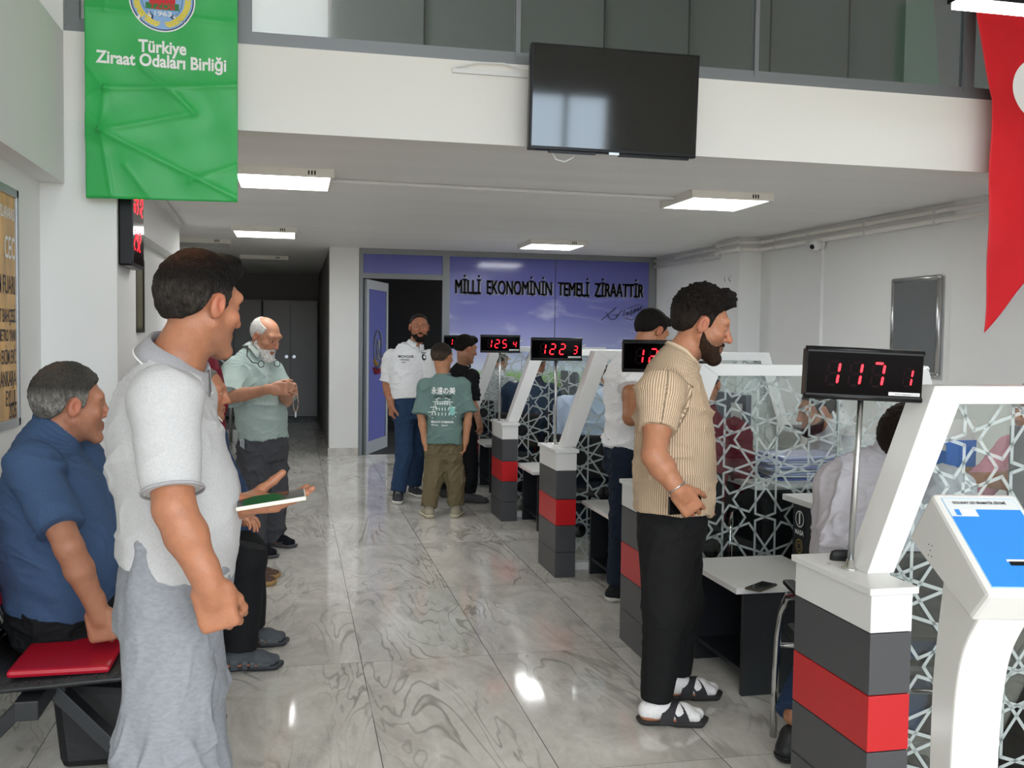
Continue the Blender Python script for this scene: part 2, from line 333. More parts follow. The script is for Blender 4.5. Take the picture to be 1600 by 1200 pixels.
# ================================================================ CEILING AND WALL FITTINGS
led_off = mat('unlit_diffuser','#c4c4c0',.5); led_frame = mat('led_frame_paint','#e4e1d8',.5)
def led(loc, lit, label):
    r = empty('ceiling_light', loc, label=label, cat='ceiling light', group='square ceiling lights')
    MB().box(-.325,.325,-.325,-.300,-.055,0).box(-.325,.325,.300,.325,-.055,0).box(-.325,-.300,-.300,.300,-.055,0).box(.300,.325,-.300,.300,-.055,0).build('frame', led_frame, r)
    MB().box(-.300,.300,-.300,.300,-.052,-.030).build('diffuser', led_white if lit else led_off, r)
    mb = MB()
    for k in range(3): mb.box(.155+k*.02,.165+k*.02,-.3265,-.325,-.042,-.014)
    mb.build('vent_slots', black_plastic, r)
    return r
led((3.155,7.08,2.6), 1, 'lit square ceiling panel light nearest the red flag, fed by a white cable duct')
led((2.87,10.92,2.6), 1, 'lit square ceiling panel light in front of the blue slogan wall')
led((-.07,6.97,2.6), 1, 'lit square ceiling panel light beside the green banner')
led((-.30,10.63,2.6), 1, 'lit square ceiling panel light above the corridor mouth')
led((-.41,14.37,2.6), 0, 'unlit ceiling panel light deep in the dark corridor above the lockers')
led((-1.05,12.1,2.6), 0, 'unlit ceiling panel light at left above the stairs')
tag(MB().tube([(.26,7.03,2.585),(1.5,7.07,2.585),(2.83,7.10,2.585)], .014, 6).build('cable_duct', white_lac), 'thin white cable duct on the ceiling between two panel lights', 'cable duct')
tag(MB().tube([(-.93,6.2,2.585),(-1.02,8,2.585),(-1.08,10.3,2.585)], .01, 6).build('cable_duct', white_lac), 'thin grey cable duct along the left ceiling edge', 'cable duct')
# conduits along the right wall
def wx(y): return 5.06-(y-5.6)*.36/7.
for z,r_,lb in ((2.47,.022,'lower white conduit pipe clipped along the right wall'),(2.545,.018,'upper white conduit pipe under the ceiling on the right wall')):
    pr = empty('conduit_pipe', (wx(6.3)-.03,6.3,z), label=lb, cat='pipe')
    o = pr.location
    pts = [(wx(6.3)-.035,6.3,z),(wx(9.6)-.035,9.58,z),(4.565,9.62,z),(4.565,10.16,z),(wx(10.2)-.035,10.22,z),(4.67,12.36,z)]
    MB().tube([(p[0]-o.x,p[1]-o.y,0) for p in pts], r_, 8).build('pipe', beamm, pr, smooth=True)
    for y in (6.9,7.8,8.7,9.3,10.9,11.7): MB().box(wx(y)-.062-o.x, wx(y)-.005-o.x, y-.009-o.y, y+.009-o.y, -r_-.004,r_+.004).build('clip', white_lac, pr)
    for p in pts[1:5]: MB().sphere((p[0]-o.x,p[1]-o.y,0), r_*1.35, 10, 6).build('elbow', beamm, pr, smooth=True)
tag(MB().box(wx(8.5)-.03,wx(8.5)+.0,8.488,8.512,1.25,2.38).build('cable_duct', white_lac), 'white vertical cable duct below the security camera', 'cable duct')
cc = empty('security_camera', (wx(8.5)-.02,8.5,2.43), label='white dome security camera on the right wall', cat='security camera')
MB().lathe([(.055,0),(.06,.02),(.05,.03)], n=18).build('mount', white_lac, cc).rotation_euler = (0,-PI/2,0)
MB().sphere((-.075,-.01,-.01), .058, 16, 12).build('housing', white_lac, cc, smooth=True)
MB().sphere((-.118,-.028,-.03), .024, 12, 8).build('lens', black_plastic, cc, smooth=True)
hk = tag(MB().tube([(4.55,9.9,2.2),(4.54,9.9,2.17),(4.55,9.9,2.14)], .006, 6).tube([(4.59,9.85,2.2),(4.565,9.85,2.17),(4.59,9.85,2.14)], .006, 6).build('wall_hook', steel), 'pair of small wire hooks on the right wall column', 'hook')
nb = empty('notice_board', (4.965,7.14,1.64), label='grey notice board with rounded aluminium frame on the right wall', cat='notice board')
MB().box(-.012,.0,-.29,.29,-.375,.375).build('panel', mat('dark_grey_board','#66696a',.55), nb)
mb = MB()
for a,b in (((0,-.3,-.385),(0,.3,-.385)),((0,-.3,.385),(0,.3,.385)),((0,-.3,-.385),(0,-.3,.385)),((0,.3,-.385),(0,.3,.385))): mb.tube([a,b], .022, 10)
for y in (-.3,.3):
    for z in (-.385,.385): mb.sphere((0,y,z), .023, 10, 8)
mb.build('frame', steel, nb, smooth=True)
rad = empty('radiator', (4.80,8.6,.2), label='white ribbed radiator under the right wall seen through the glass', cat='radiator')
mb = MB()
for i in range(22): mb.box(-.03,.03,-.7+i*.064,-.7+i*.064+.05,.03,.6)
mb.build('ribs', white_lac, rad, bevel=.006); MB().box(-.04,.04,-.72,.72,.6,.62).build('top_grille', white_lac, rad); MB().box(-.03,.06,-.6,-.56,-.2,.05).box(-.03,.06,.56,.6,-.2,.05).build('bracket', white_lac, rad)
# television
tv = empty('television', (1.765,5.36,2.842), label='black flat television tilted down from the parapet above the aisle', cat='television')
tv.rotation_euler = (math.radians(3),0,0)
MB().box(-.497,.497,-.022,.028,-.29,.29).build('casing', black_plastic, tv, bevel=.006)
MB().box(-.482,.482,-.0245,-.0215,-.268,.277).build('screen', mat('dark_glossy_screen','#060708',.06,spec=.9), tv)
MB().box(-.03,.03,-.027,-.02,-.298,-.284).build('brand_plate', steel, tv)
MB().box(-.38,-.11,-.03,.0,-.302,-.290).box(.03,.45,-.03,0,-.304,-.290).build('lower_lip', black_plastic, tv)
MB().box(-.15,.15,.028,.16,-.12,.12).build('wall_bracket', mat('dark_steel','#2a2a2c',.4,.6), tv)
MB().tube([(-.36,.0,-.29),(-.33,.01,-.335),(-.28,.01,-.345),(-.23,.01,-.32),(-.22,.02,-.29)], .004, 6).build('hanging_cable', white_lac, tv)
tag(MB().box(.86,1.30,5.508,5.53,2.985,3.01).tube([(.865,5.515,3.01),(1.0,5.5,3.045),(1.15,5.5,3.05),(1.30,5.49,3.02)], .005, 6).build('cable_duct', white_lac), 'short white cable duct with loose cord beside the television', 'cable duct')
# pendant strip lamp
pl = empty('strip_lamp', (3.55,4.0,3.06), label='black linear strip lamp hanging in front of the red flag', cat='lamp')
MB().box(-.62,.9,-.05,.05,0,.06).build('housing', black_plastic, pl)
MB().box(-.60,.88,-.045,.045,-.022,0).build('diffuser', led_white, pl)
for x_ in (-.5,.8): MB().cyl((x_,0,.06),(x_,0,1.84),.003,6).build('wire', steel, pl)
# wall clock board on the side of the pillar
SEG = {'0':'abcdef','1':'bc','2':'abged','3':'abgcd','4':'fgbc','5':'afgcd','6':'afgedc','7':'abc','8':'abcdefg','9':'abcdfg'}
def seg7(ch, w_, h_, t_, slant=.12):
    """seven-segment strokes of one digit: lists of 2-D polygons, lit and unlit"""
    S = {'a':((0,h_),(w_,h_)),'g':((0,h_/2),(w_,h_/2)),'d':((0,0),(w_,0)),'f':((0,h_/2),(0,h_)),'b':((w_,h_/2),(w_,h_)),'e':((0,0),(0,h_/2)),'c':((w_,0),(w_,h_/2))}
    lit, off = [], []
    for k,(p,q) in S.items():
        p = Vector(p); q = Vector(q); d = (q-p).normalized(); n = Vector((-d.y,d.x))*t_/2; g = t_*.55
        a = p+d*g; b = q-d*g; e_ = t_*.45
        poly = [a, a+d*e_+n, b-d*e_+n, b, b-d*e_-n, a+d*e_-n]
        (lit if k in SEG[ch] else off).append([(v.x+v.y*slant, v.y) for v in poly])
    return lit, off
led_red = mat('lit_red_segments', '#ff0f22', .4, emit=2.2); seg_off = mat('unlit_segments', '#160509', .4, spec=.05)
ck = empty('clock_board', (-.88,5.765,2.095), label='black digital clock board with red digits on the side of the left pillar', cat='clock')
MB().box(-.035,.037,-.205,.205,-.235,.235).build('casing', black_plastic, ck, bevel=.01)
MB().box(.036,.039,-.185,.185,-.215,.215).build('face', mat('dark_red_acrylic','#140407',.08,spec=.8), ck)
for row,(txt,z_) in enumerate((('0912',.06),('292',-.14))):
    for i,ch in enumerate(txt):
        mb = MB()
        for poly in seg7(ch,.045,.10,.012)[0]: mb.prism([(.0395,-.155+i*.085+p[0],z_+p[1]) for p in poly], (.001,0,0))
        mb.build('digit', led_red, ck)
pf = empty('picture_frame', (-1.235,8.475,1.806), label='small dark framed picture on the left wall behind the pillar', cat='picture')
MB().box(-.015,.0,-.2,.2,-.28,.28).build('print', mat('olive_print','#6c6a4c',.5,var=(30,.4)), pf)
MB().box(-.018,.012,-.22,-.19,-.30,.30).box(-.018,.012,.19,.22,-.30,.30).box(-.018,.012,-.22,.22,.27,.30).box(-.018,.012,-.22,.22,-.30,-.27).build('frame', mat('dark_wood','#2c221a',.4), pf)
# poster on the left wall
po = empty('poster', (-1.288,4.55,1.61), label='golden wheat-field fair poster in an aluminium snap frame on the left wall', cat='poster')
MB().box(0,.006,-.48,.48,-.52,.52).build('print', mat('golden_wheat_print','#cf9f52',.4,var=((8,7,2.2),.38)), po)
mb = MB()
for b in ((-.51,-.475,-.555,.555),(.475,.51,-.555,.555),(-.51,.51,.515,.555),(-.51,.51,-.555,-.515)): mb.box(0,.016,*b)
mb.build('frame', alum, po, bevel=.004)
mb = MB(); m2 = MB()
for t_,s_,z_,dk in (('ULUSLARARASI',.075,.43,0),('CEC',.145,.27,0),('TARIM FUARI',.12,.10,1),('MİLLET BAHÇESİ',.085,-.04,1),('AKM METRO YANI',.075,-.13,1),('27 - 30 EKİM EVİ',.09,-.23,1),('ANKARA',.10,-.33,1),('EYLÜL',.10,-.42,1),('2026',.10,-.48,1)):
    put_text(m2 if dk else mb, t_, s_, (.006,.465,z_), (0,1,0),(0,0,1),(1,0,0), bold=.0015, sx_=.62, align='RIGHT', lift=.0005)
mb.build('white_lettering', white_text, po); m2.build('dark_lettering', mat('navy_lettering','#2c2a33',.6), po)
# ---------------------------------------------------------------- green banner
bn = empty('banner', (-.67,5.42,2.2), label='green cloth banner with round emblem and white lettering at top left', cat='banner')
CR = [((0,.69),(.13,.56),.006),((.13,.56),(1,.62),.007),((0,.51),(.13,.56),.005),((.13,.56),(.1,.34),.006),((.1,.34),(1,.02),.008),((0,.38),(.1,.34),.007),((0,.31),(.1,.34),.006),((.1,.34),(.70,.46),.006),((.1,.34),(.17,.0),.006),((.37,.68),(.72,.46),.005),((.57,.58),(.7,.46),.004),((0,.97),(1,.95),.006),((.68,.10),(1,.2),.005),((.1,.34),(0,.42),.005),((.13,.97),(.14,1.3),.004),((.25,.17),(.42,.0),.004)]
def bwave(u, v):        # height of the cloth at (u across 0..1, v metres up)
    h = 0.; q = (u, v/.98)
    for a,b,am in CR:
        ax_,ay_ = a; bx_,by_ = b; L2 = (bx_-ax_)**2+(by_-ay_)**2
        t_ = max(0,min(1,((q[0]-ax_)*(bx_-ax_)+(q[1]-ay_)*(by_-ay_))/L2)); d = math.hypot(q[0]-ax_-t_*(bx_-ax_), (q[1]-ay_-t_*(by_-ay_))*1.3)
        h += am*1.1*math.exp(-(d/.017)**2) + am*.8*math.exp(-(d/.075)**2)
    return h + .006*math.sin(u*5.2+v*2.1) + .0025*math.sin(u*17+v*9) + .002*math.sin(v*23-u*6)
def bpt(x, z, lift=0.): return (x, -bwave((x+.375)/.75, z)-lift, z)
NX, NZ = 110, 200; g = MB()
g.v = [bpt(-.375+.75*i/NX, 1.9*j/NZ-(.01*(1-i/NX) if j == 0 else 0)) for j in range(NZ+1) for i in range(NX+1)]
g.f = [(j*(NX+1)+i, j*(NX+1)+i+1, (j+1)*(NX+1)+i+1, (j+1)*(NX+1)+i) for j in range(NZ) for i in range(NX)]
co = g.build('cloth', mat('green_satin','#2fae55',.42,var=(2.5,.10)), bn, smooth=True); sd = co.modifiers.new('thickness','SOLIDIFY'); sd.thickness = .0015; sd.offset = 1
def on_banner(vs2, fs, lift): return [bpt(x,z,lift) for x,z in vs2], fs
def disc2(r0, r1, cx, cz, n=64, a0=0., a1=2*PI):
    full = abs(a1-a0-2*PI) < 1e-6; m_ = n if full else n+1
    vs = []
    for i in range(m_):
        t_ = a0+(a1-a0)*i/n; vs += [(cx+r0*math.cos(t_),cz+r0*math.sin(t_)),(cx+r1*math.cos(t_),cz+r1*math.sin(t_))]
    return vs, [(2*i,2*((i+1)%m_),2*((i+1)%m_)+1,2*i+1) for i in range(n)]
EC = (.0, 1.022)
bl = [('emblem_white_rim','#f2f4f4',.001,.163,.003),('emblem_navy_rim','#1f3a6d',.001,.156,.0036),('emblem_blue_disc','#8fb6e6',.001,.150,.0042)]
for nm,c_,r0,r1,lf in bl:
    mb = MB()
    for k in range(5): mb.add(*on_banner(*disc2(max(.0005,r1*k/5), r1*(k+1)/5, *EC), lf))
    mb.build(nm, mat(nm,c_,.5), bn)
mb = MB().add(*on_banner(*disc2(.098,.101,*EC), .0048)); mb.build('emblem_inner_ring', mat('emblem_navy_rim'), bn)
def blk(x0,x1,z0,z1,n=6): 
    vs = [(x0+(x1-x0)*i/n, z0+(z1-z0)*j/n) for j in range(n+1) for i in range(n+1)]
    return vs, [(j*(n+1)+i,j*(n+1)+i+1,(j+1)*(n+1)+i+1,(j+1)*(n+1)+i) for j in range(n) for i in range(n)]
MB().add(*on_banner(*blk(EC[0]-.064,EC[0]+.064,EC[1]-.018,EC[1]+.06), .005)).build('emblem_red_block', mat('emblem_red','#d2202c',.5), bn)
MB().add(*on_banner(*blk(EC[0]-.082,EC[0]+.082,EC[1]-.052,EC[1]-.018), .005)).build('emblem_green_block', mat('emblem_green','#2f7d3f',.5), bn)
def btext(name, body, size, cx, cz, m, lift, **k):
    vs, fs = text_mesh(body, size, k.get('bold',0), k.get('sx_',1))
    if 'width' in k:
        xs = [v[0] for v in vs]; s_ = k['width']/(max(xs)-min(xs)); vs = [(v[0]*s_,v[1]) for v in vs]
    return MB().add(*on_banner([(v[0]+cx,v[1]+cz) for v in vs], fs, lift)).build(name, m, bn)
btext('emblem_letters','TZOB',.042,EC[0],EC[1]-.036,mat('emblem_red'),.0058,bold=.001,width=.125)
btext('emblem_year','1963',.034,EC[0],EC[1]-.074,white_text,.0058,bold=.0008,width=.085)
mb = MB()
for sgn in (-1,1):
    for i in range(11):
        t_ = -PI/2+sgn*(.22+i*.135)
        for off,rr_ in ((.118,.5),(.133,-.5)):
            cx,cz = EC[0]+off*math.cos(t_), EC[1]+off*math.sin(t_); d_ = t_+sgn*(PI/2)*.75+rr_*sgn*.4
            vs = [(cx+.017*math.cos(q)*math.cos(d_)-.006*math.sin(q)*math.sin(d_), cz+.017*math.cos(q)*math.sin(d_)+.006*math.sin(q)*math.cos(d_)) for q in [2*PI*k/10 for k in range(10)]]
            mb.add(*on_banner(vs,[tuple(range(10))], .0052))
mb.build('emblem_wheat_ears', mat('emblem_yellow','#e8d44d',.5), bn)
btext('white_lettering','Türkiye',.089,.0,.777,white_text,.003,bold=.0026,width=.236)
btext('white_lettering','Ziraat Odaları Birliği',.089,.0,.705,white_text,.003,bold=.0026,width=.64)
# ---------------------------------------------------------------- red flag
fl = empty('flag', (4.2,5.44,1.57), label='red national flag with white crescent hanging at the right pillar', cat='flag')
def fpt(x, z, lift=0.): return (x, -.035-.012*math.sin(x*9+z*1.5)-.006*math.sin(z*11+x*4)-.004*math.sin(z*5-x*17)-lift-(.05 if z < 1.44 else .05-.05*min(1,(z-1.44)/.5)), z)
NX, NZ = 60, 120; g = MB()
for i in range(NX+1):
    u = i/NX
    for j in range(NZ+1):
        v = j/NZ; z0 = .0+u*1.05+.05*math.sin(u*9)*u; z = z0+(2.35-z0)*v
        xl = -.004-(z-1.46)*.17 if z > 1.46 else .012*(1-z/1.46)
        g.v.append(fpt(xl+(.96-xl)*u, z))
g.f = [(i*(NZ+1)+j,(i+1)*(NZ+1)+j,(i+1)*(NZ+1)+j+1,i*(NZ+1)+j+1) for i in range(NX) for j in range(NZ)]
co = g.build('cloth', mat('red_flag_cloth','#d4071b',.6,var=(3,.08)), fl, smooth=True); sd = co.modifiers.new('thickness','SOLIDIFY'); sd.thickness = .0015
oc = (.375,1.535); ro, ri, ic = .20, .155, .05
vs, fs = [], []
n = 60
for i in range(n+1):
    t_ = .62+(2*PI-1.24)*i/n; vs.append((oc[0]+ro*math.cos(t_), oc[1]+ro*math.sin(t_)))
    q = math.atan2(ro*math.sin(t_), ro*math.cos(t_)-ic); vs.append((oc[0]+ic+ri*math.cos(q), oc[1]+ri*math.sin(q)))
MB().add([fpt(x,z,.004) for x,z in vs], [(2*i,2*i+2,2*i+3,2*i+1) for i in range(n)]).build('crescent', white_text, fl)
vs = [(.70+(.085 if k%2==0 else .034)*math.cos(PI+PI*k/5), 1.50+(.085 if k%2==0 else .034)*math.sin(PI+PI*k/5)) for k in range(10)]
MB().add([fpt(x,z,.004) for x,z in vs],[tuple(range(10))]).build('star', white_text, fl)
gb = empty('banner', (5.17,3.75,3.3), label='unseen green cloth banner on the front right wall, added for its reflection in the upper glass', cat='banner')  # out of view, added only for the green reflection in the mezzanine glass
g = MB(); g.v = [(-.012*math.sin(i*.9+j*.2)-.012, -.38+.76*i/12, 1.15*j/16) for j in range(17) for i in range(13)]
g.f = [(j*13+i,j*13+i+1,(j+1)*13+i+1,(j+1)*13+i) for j in range(16) for i in range(12)]
g.build('cloth', mat('green_satin'), gb, smooth=True).modifiers.new('thickness','SOLIDIFY').thickness = .0015
# ================================================================ CORRIDOR
cabm = mat('dark_metal_cabinet','#787572',.4,.3)
def locker(x0, x1, label):
    r = empty('locker_cabinet', ((x0+x1)/2,18.05,0), label=label, cat='cabinet', group='metal cabinets in the corridor')
    h = (x1-x0)/2
    MB().box(-h,h,-.14,.22,.06,2.12).build('body', cabm, r)
    for a,b in ((-h+.015,-.005),(.005,h-.015)): 
        d = MB().box(a,b,-.165,-.14,.1,2.09).build('door', cabm, r, bevel=.004)
        MB().cyl((a+.06 if a > 0 else b-.06,-.175,1.12),(a+.06 if a > 0 else b-.06,-.165,1.12),.03,14).build('lock', steel, d)
    MB().box(-h+.02,h-.02,-.13,.2,0,.06).build('plinth', black_plastic, r)
locker(-.54,.40,'dark metal two-door cabinet at the end of the corridor, right one')
locker(-1.50,-.57,'dark metal two-door cabinet at the end of the corridor, left one beside the stairs')
stw = mat('white_marble_step','#d9d7d2',.25)
st = empty('staircase', (-.75,14.2,0), label='white staircase climbing to the left behind the old man', cat='stairs')
for i in range(8): MB().box(-.28*i-.28-.0,-.28*i,0,1.1,0,.17*(i+1)).build('step', stw, st, bevel=.006)
hr = empty('handrail', (-.82,14.14,0), label='stainless steel stair handrail behind the old man', cat='handrail')
for i in (0,3,6): MB().cyl((-.28*i-.04,-.03,0 if i == 0 else .17*i),(-.28*i-.04,-.03,.17*i+1.05),.024,12).build('post', steel, hr, smooth=True)
for k,z_ in enumerate((1.06,.80,.55)): MB().tube([(.05,-.03,z_-.03),(-.04,-.03,z_),(-2.0,-.03,z_+1.19)], .026 if k == 0 else .016, 10).build('rail', steel, hr, smooth=True)

# ================================================================ QUEUE COUNTERS
black_wood = mat('black_laminate', '#1c1e22', .35)
glass_clear = glass_mat('clear_glass', (.93,.96,.95), 1.0)
frost = bpy.data.materials.new('frosted_star_film'); frost.use_nodes = True
_N, _L, _b = tile_nodes(frost); _b.inputs['Base Color'].default_value = (.52,.58,.57,1); _b.inputs['Roughness'].default_value = .6
_tr = _N.new('ShaderNodeBsdfTransparent'); _mi = _N.new('ShaderNodeMixShader'); _mi.inputs[0].default_value = .62
_L.new(_tr.outputs[0], _mi.inputs[1]); _L.new(_b.outputs[0], _mi.inputs[2]); _L.new(_mi.outputs[0], _N['Material Output'].inputs[0])
# star lattice: decagons sharing edges with bow-tie gaps between them, straps crossing at the edge midpoints
def star_lines(x0, x1, z0, z1, s=.112, org=(.52,.40)):
    S = set(); r10 = s/2/math.tan(PI/10); r5 = s/2/math.tan(PI/5); D = (r10+r5)*2*math.sin(2*PI/5)
    def addseg(a, b):
        k = tuple(sorted(((round(a[0],4),round(a[1],4)),(round(b[0],4),round(b[1],4)))))
        if k[0] != k[1]: S.add(k)
    def meet(p, d, q, e_):
        den = d[0]*e_[1]-d[1]*e_[0]
        if abs(den) < 1e-9: return None
        return ((q[0]-p[0])*e_[1]-(q[1]-p[1])*e_[0])/den, ((q[0]-p[0])*d[1]-(q[1]-p[1])*d[0])/den
    e1 = (D*math.cos(PI/10), D*math.sin(PI/10)); e2 = (D*math.cos(PI/2), D*math.sin(PI/2)); pent = {}; edges = {}
    for i in range(-14,15):
        for j in range(-14,15):
            c = (org[0]+i*e1[0]+j*e2[0], org[1]+i*e1[1]+j*e2[1])
            if not (x0-.6 < c[0] < x1+.6 and z0-.6 < c[1] < z1+.6): continue
            M_ = [(c[0]+r10*math.cos(k*PI/5), c[1]+r10*math.sin(k*PI/5)) for k in range(10)]
            for k in range(10):
                addseg(M_[k], M_[(k+4)%10])
                m_ = M_[k]; n_ = (math.cos(k*PI/5), math.sin(k*PI/5)); edges.setdefault((round(m_[0],3),round(m_[1],3)), []).append((m_, n_))
                pc = (c[0]+(r10+r5)*n_[0], c[1]+(r10+r5)*n_[1]); pent[(round(pc[0],3),round(pc[1],3))] = (pc, k*PI/5+PI)
    for pc, a0 in pent.values():
        E_ = [(a0+k*2*PI/5) for k in range(5)]; M_ = [(pc[0]+r5*math.cos(t), pc[1]+r5*math.sin(t)) for t in E_]
        for k in range(5):
            t = E_[k]; n_ = (math.cos(t), math.sin(t)); edges.setdefault((round(M_[k][0],3),round(M_[k][1],3)), []).append((M_[k], n_))
            p, q = M_[k], M_[(k+1)%5]; tq = E_[(k+1)%5]       # straps meeting inside the pentagon: a five-pointed star
            d = (-math.cos(t)*math.sin(.4*PI)-math.sin(t)*math.cos(.4*PI), -math.sin(t)*math.sin(.4*PI)+math.cos(t)*math.cos(.4*PI))
            e_ = (-math.cos(tq)*math.sin(.4*PI)+math.sin(tq)*math.cos(.4*PI), -math.sin(tq)*math.sin(.4*PI)-math.cos(tq)*math.cos(.4*PI))
            x_ = meet(p, d, q, e_)
            if x_: X_ = (p[0]+d[0]*x_[0], p[1]+d[1]*x_[0]); addseg(p, X_); addseg(q, X_)
    rays = []
    for v in edges.values():
        if len(v) == 1:
            m_, n_ = v[0]
            for sg in (1,-1): rays.append((m_, (n_[0]*math.sin(.4*PI)-sg*n_[1]*math.cos(.4*PI), n_[1]*math.sin(.4*PI)+sg*n_[0]*math.cos(.4*PI))))
    cand = []
    for p in range(len(rays)):
        for q in range(p+1, len(rays)):
            if rays[p][0] == rays[q][0] or math.hypot(rays[p][0][0]-rays[q][0][0], rays[p][0][1]-rays[q][0][1]) > 2*s: continue
            x_ = meet(*rays[p], *rays[q])
            if x_ and x_[0] > 1e-4 and x_[1] > 1e-4: cand.append((x_[0]+x_[1], p, q, x_))
    cand.sort(); used = set()
    for L_, p, q, x_ in cand:
        if p in used or q in used or L_ > 2.6*s: continue
        used |= {p, q}; m_, d = rays[p]; X_ = (m_[0]+d[0]*x_[0], m_[1]+d[1]*x_[0]); addseg(m_, X_); addseg(rays[q][0], X_)
    return S
def clip(a, b, poly):       # segment against a convex polygon (counter-clockwise)
    t0, t1 = 0., 1.; d = (b[0]-a[0], b[1]-a[1])
    for i in range(len(poly)):
        p, q = poly[i], poly[(i+1)%len(poly)]; n_ = (-(q[1]-p[1]), q[0]-p[0])
        num = (a[0]-p[0])*n_[0]+(a[1]-p[1])*n_[1]; den = d[0]*n_[0]+d[1]*n_[1]
        if abs(den) < 1e-12:
            if num < 0: return None
            continue
        t_ = -num/den
        if den > 0: t0 = max(t0, t_)
        else: t1 = min(t1, t_)
    if t0 >= t1: return None
    return (a[0]+d[0]*t0, a[1]+d[1]*t0), (a[0]+d[0]*t1, a[1]+d[1]*t1)
LINES = star_lines(0, 1.6, 0, 1.45)
ORD = ['nearest','second nearest','third nearest','fourth nearest','farthest']
def bollard(X, Y, label):
    r = empty('queue_bollard', (X,Y,0), label=label, cat='bollard', group='striped queue bollards')
    W, D = .132, .43
    MB().box(0,W,0,D,0,.158).build('plinth_panel', dark_panel, r, bevel=.002)
    MB().box(0,W,0,D,.161,.327).build('lower_panel', dark_panel, r, bevel=.002)
    MB().box(0,W,0,D,.33,.492).build('red_band', red_panel, r, bevel=.002)
    MB().box(0,W,0,D,.495,.672).build('upper_panel', dark_panel, r, bevel=.002)
    MB().box(0,W,0,D,.675,.785).build('white_box', white_lac, r, bevel=.002)
    MB().box(-.012,W+.012,-.012,D+.01,.786,.806).build('cap', white_lac, r, bevel=.002)
    return r
disp_face = mat('display_acrylic','#030203',.10,spec=.04)
def display(X, Y, zc, num, desk, label, yaw=0., tilt=0., big=1.):
    r = empty('number_display', (X,Y,.806), rz=yaw, label=label, cat='number display', group='red queue number displays'); r.rotation_euler = (0,tilt,yaw)
    MB().lathe([(.026,0),(.026,.004),(.012,.008),(.012,.03)], n=20).build('pole_foot', chrome, r, smooth=True)
    mb = MB()
    for x_ in (-.05,.05): mb.cyl((x_,.045,0),(x_,.045,.006),.006,8)
    mb.build('bolt', chrome, r)
    MB().cyl((0,0,.0),(0,0,zc-.806-.05),.0095,14).build('pole', steel, r, smooth=True)
    z = zc-.806; w_, h_ = .168*big, .067*big
    MB().box(-w_,w_,-.02,.022,z-h_,z+h_).build('casing', black_plastic, r, bevel=.003)
    MB().tube([(-w_-.002,-.012,z+h_),(w_+.002,-.012,z+h_)],.009,10).tube([(-w_-.002,-.012,z-h_),(w_+.002,-.012,z-h_)],.009,10).build('edge_profile', black_plastic, r, smooth=True)
    MB().box(-w_+.003,w_-.003,-.0215,-.0198,z-h_+.008,z+h_-.008).build('face', disp_face, r)
    for i,ch in enumerate(num+' '+desk):
        if ch == ' ': continue
        a, b = MB(), MB()
        k = big*(1. if i < 3 else .74)
        x_ = (-.112+i*.064 if i < 3 else .108)*big
        lit, off = seg7(ch, .032*k, .066*k, .0068*k)
        for poly in lit: a.prism([(x_+p[0],-.0220,z-.033*(k if i<3 else big*.86)+p[1]) for p in poly], (0,-.001,0))
        for poly in off: b.prism([(x_+p[0],-.0218,z-.033*(k if i<3 else big*.86)+p[1]) for p in poly], (0,-.0004,0))
        dg = a.build('digit', led_red, r); b.build('unlit_segments', seg_off, dg)
    MB().box(.075,w_-.008,-.0225,-.0212,z-h_+.011,z-h_+.021).build('maker_sticker', white_lac, r)
    mb = MB(); put_text(mb,'www.dolunayled.com',.009,((.083+w_)/2-.001,-.0226,z-h_+.016),(1,0,0),(0,0,1),(0,-1,0),width=.072,lift=.0003); mb.build('sticker_lettering', black_text, r)
    MB().tube([(w_,0,z+.02),(w_+.02,.0,z+.03),(w_+.03,.015,z+.025)], .004, 6).build('plug', white_lac, r)
    return r
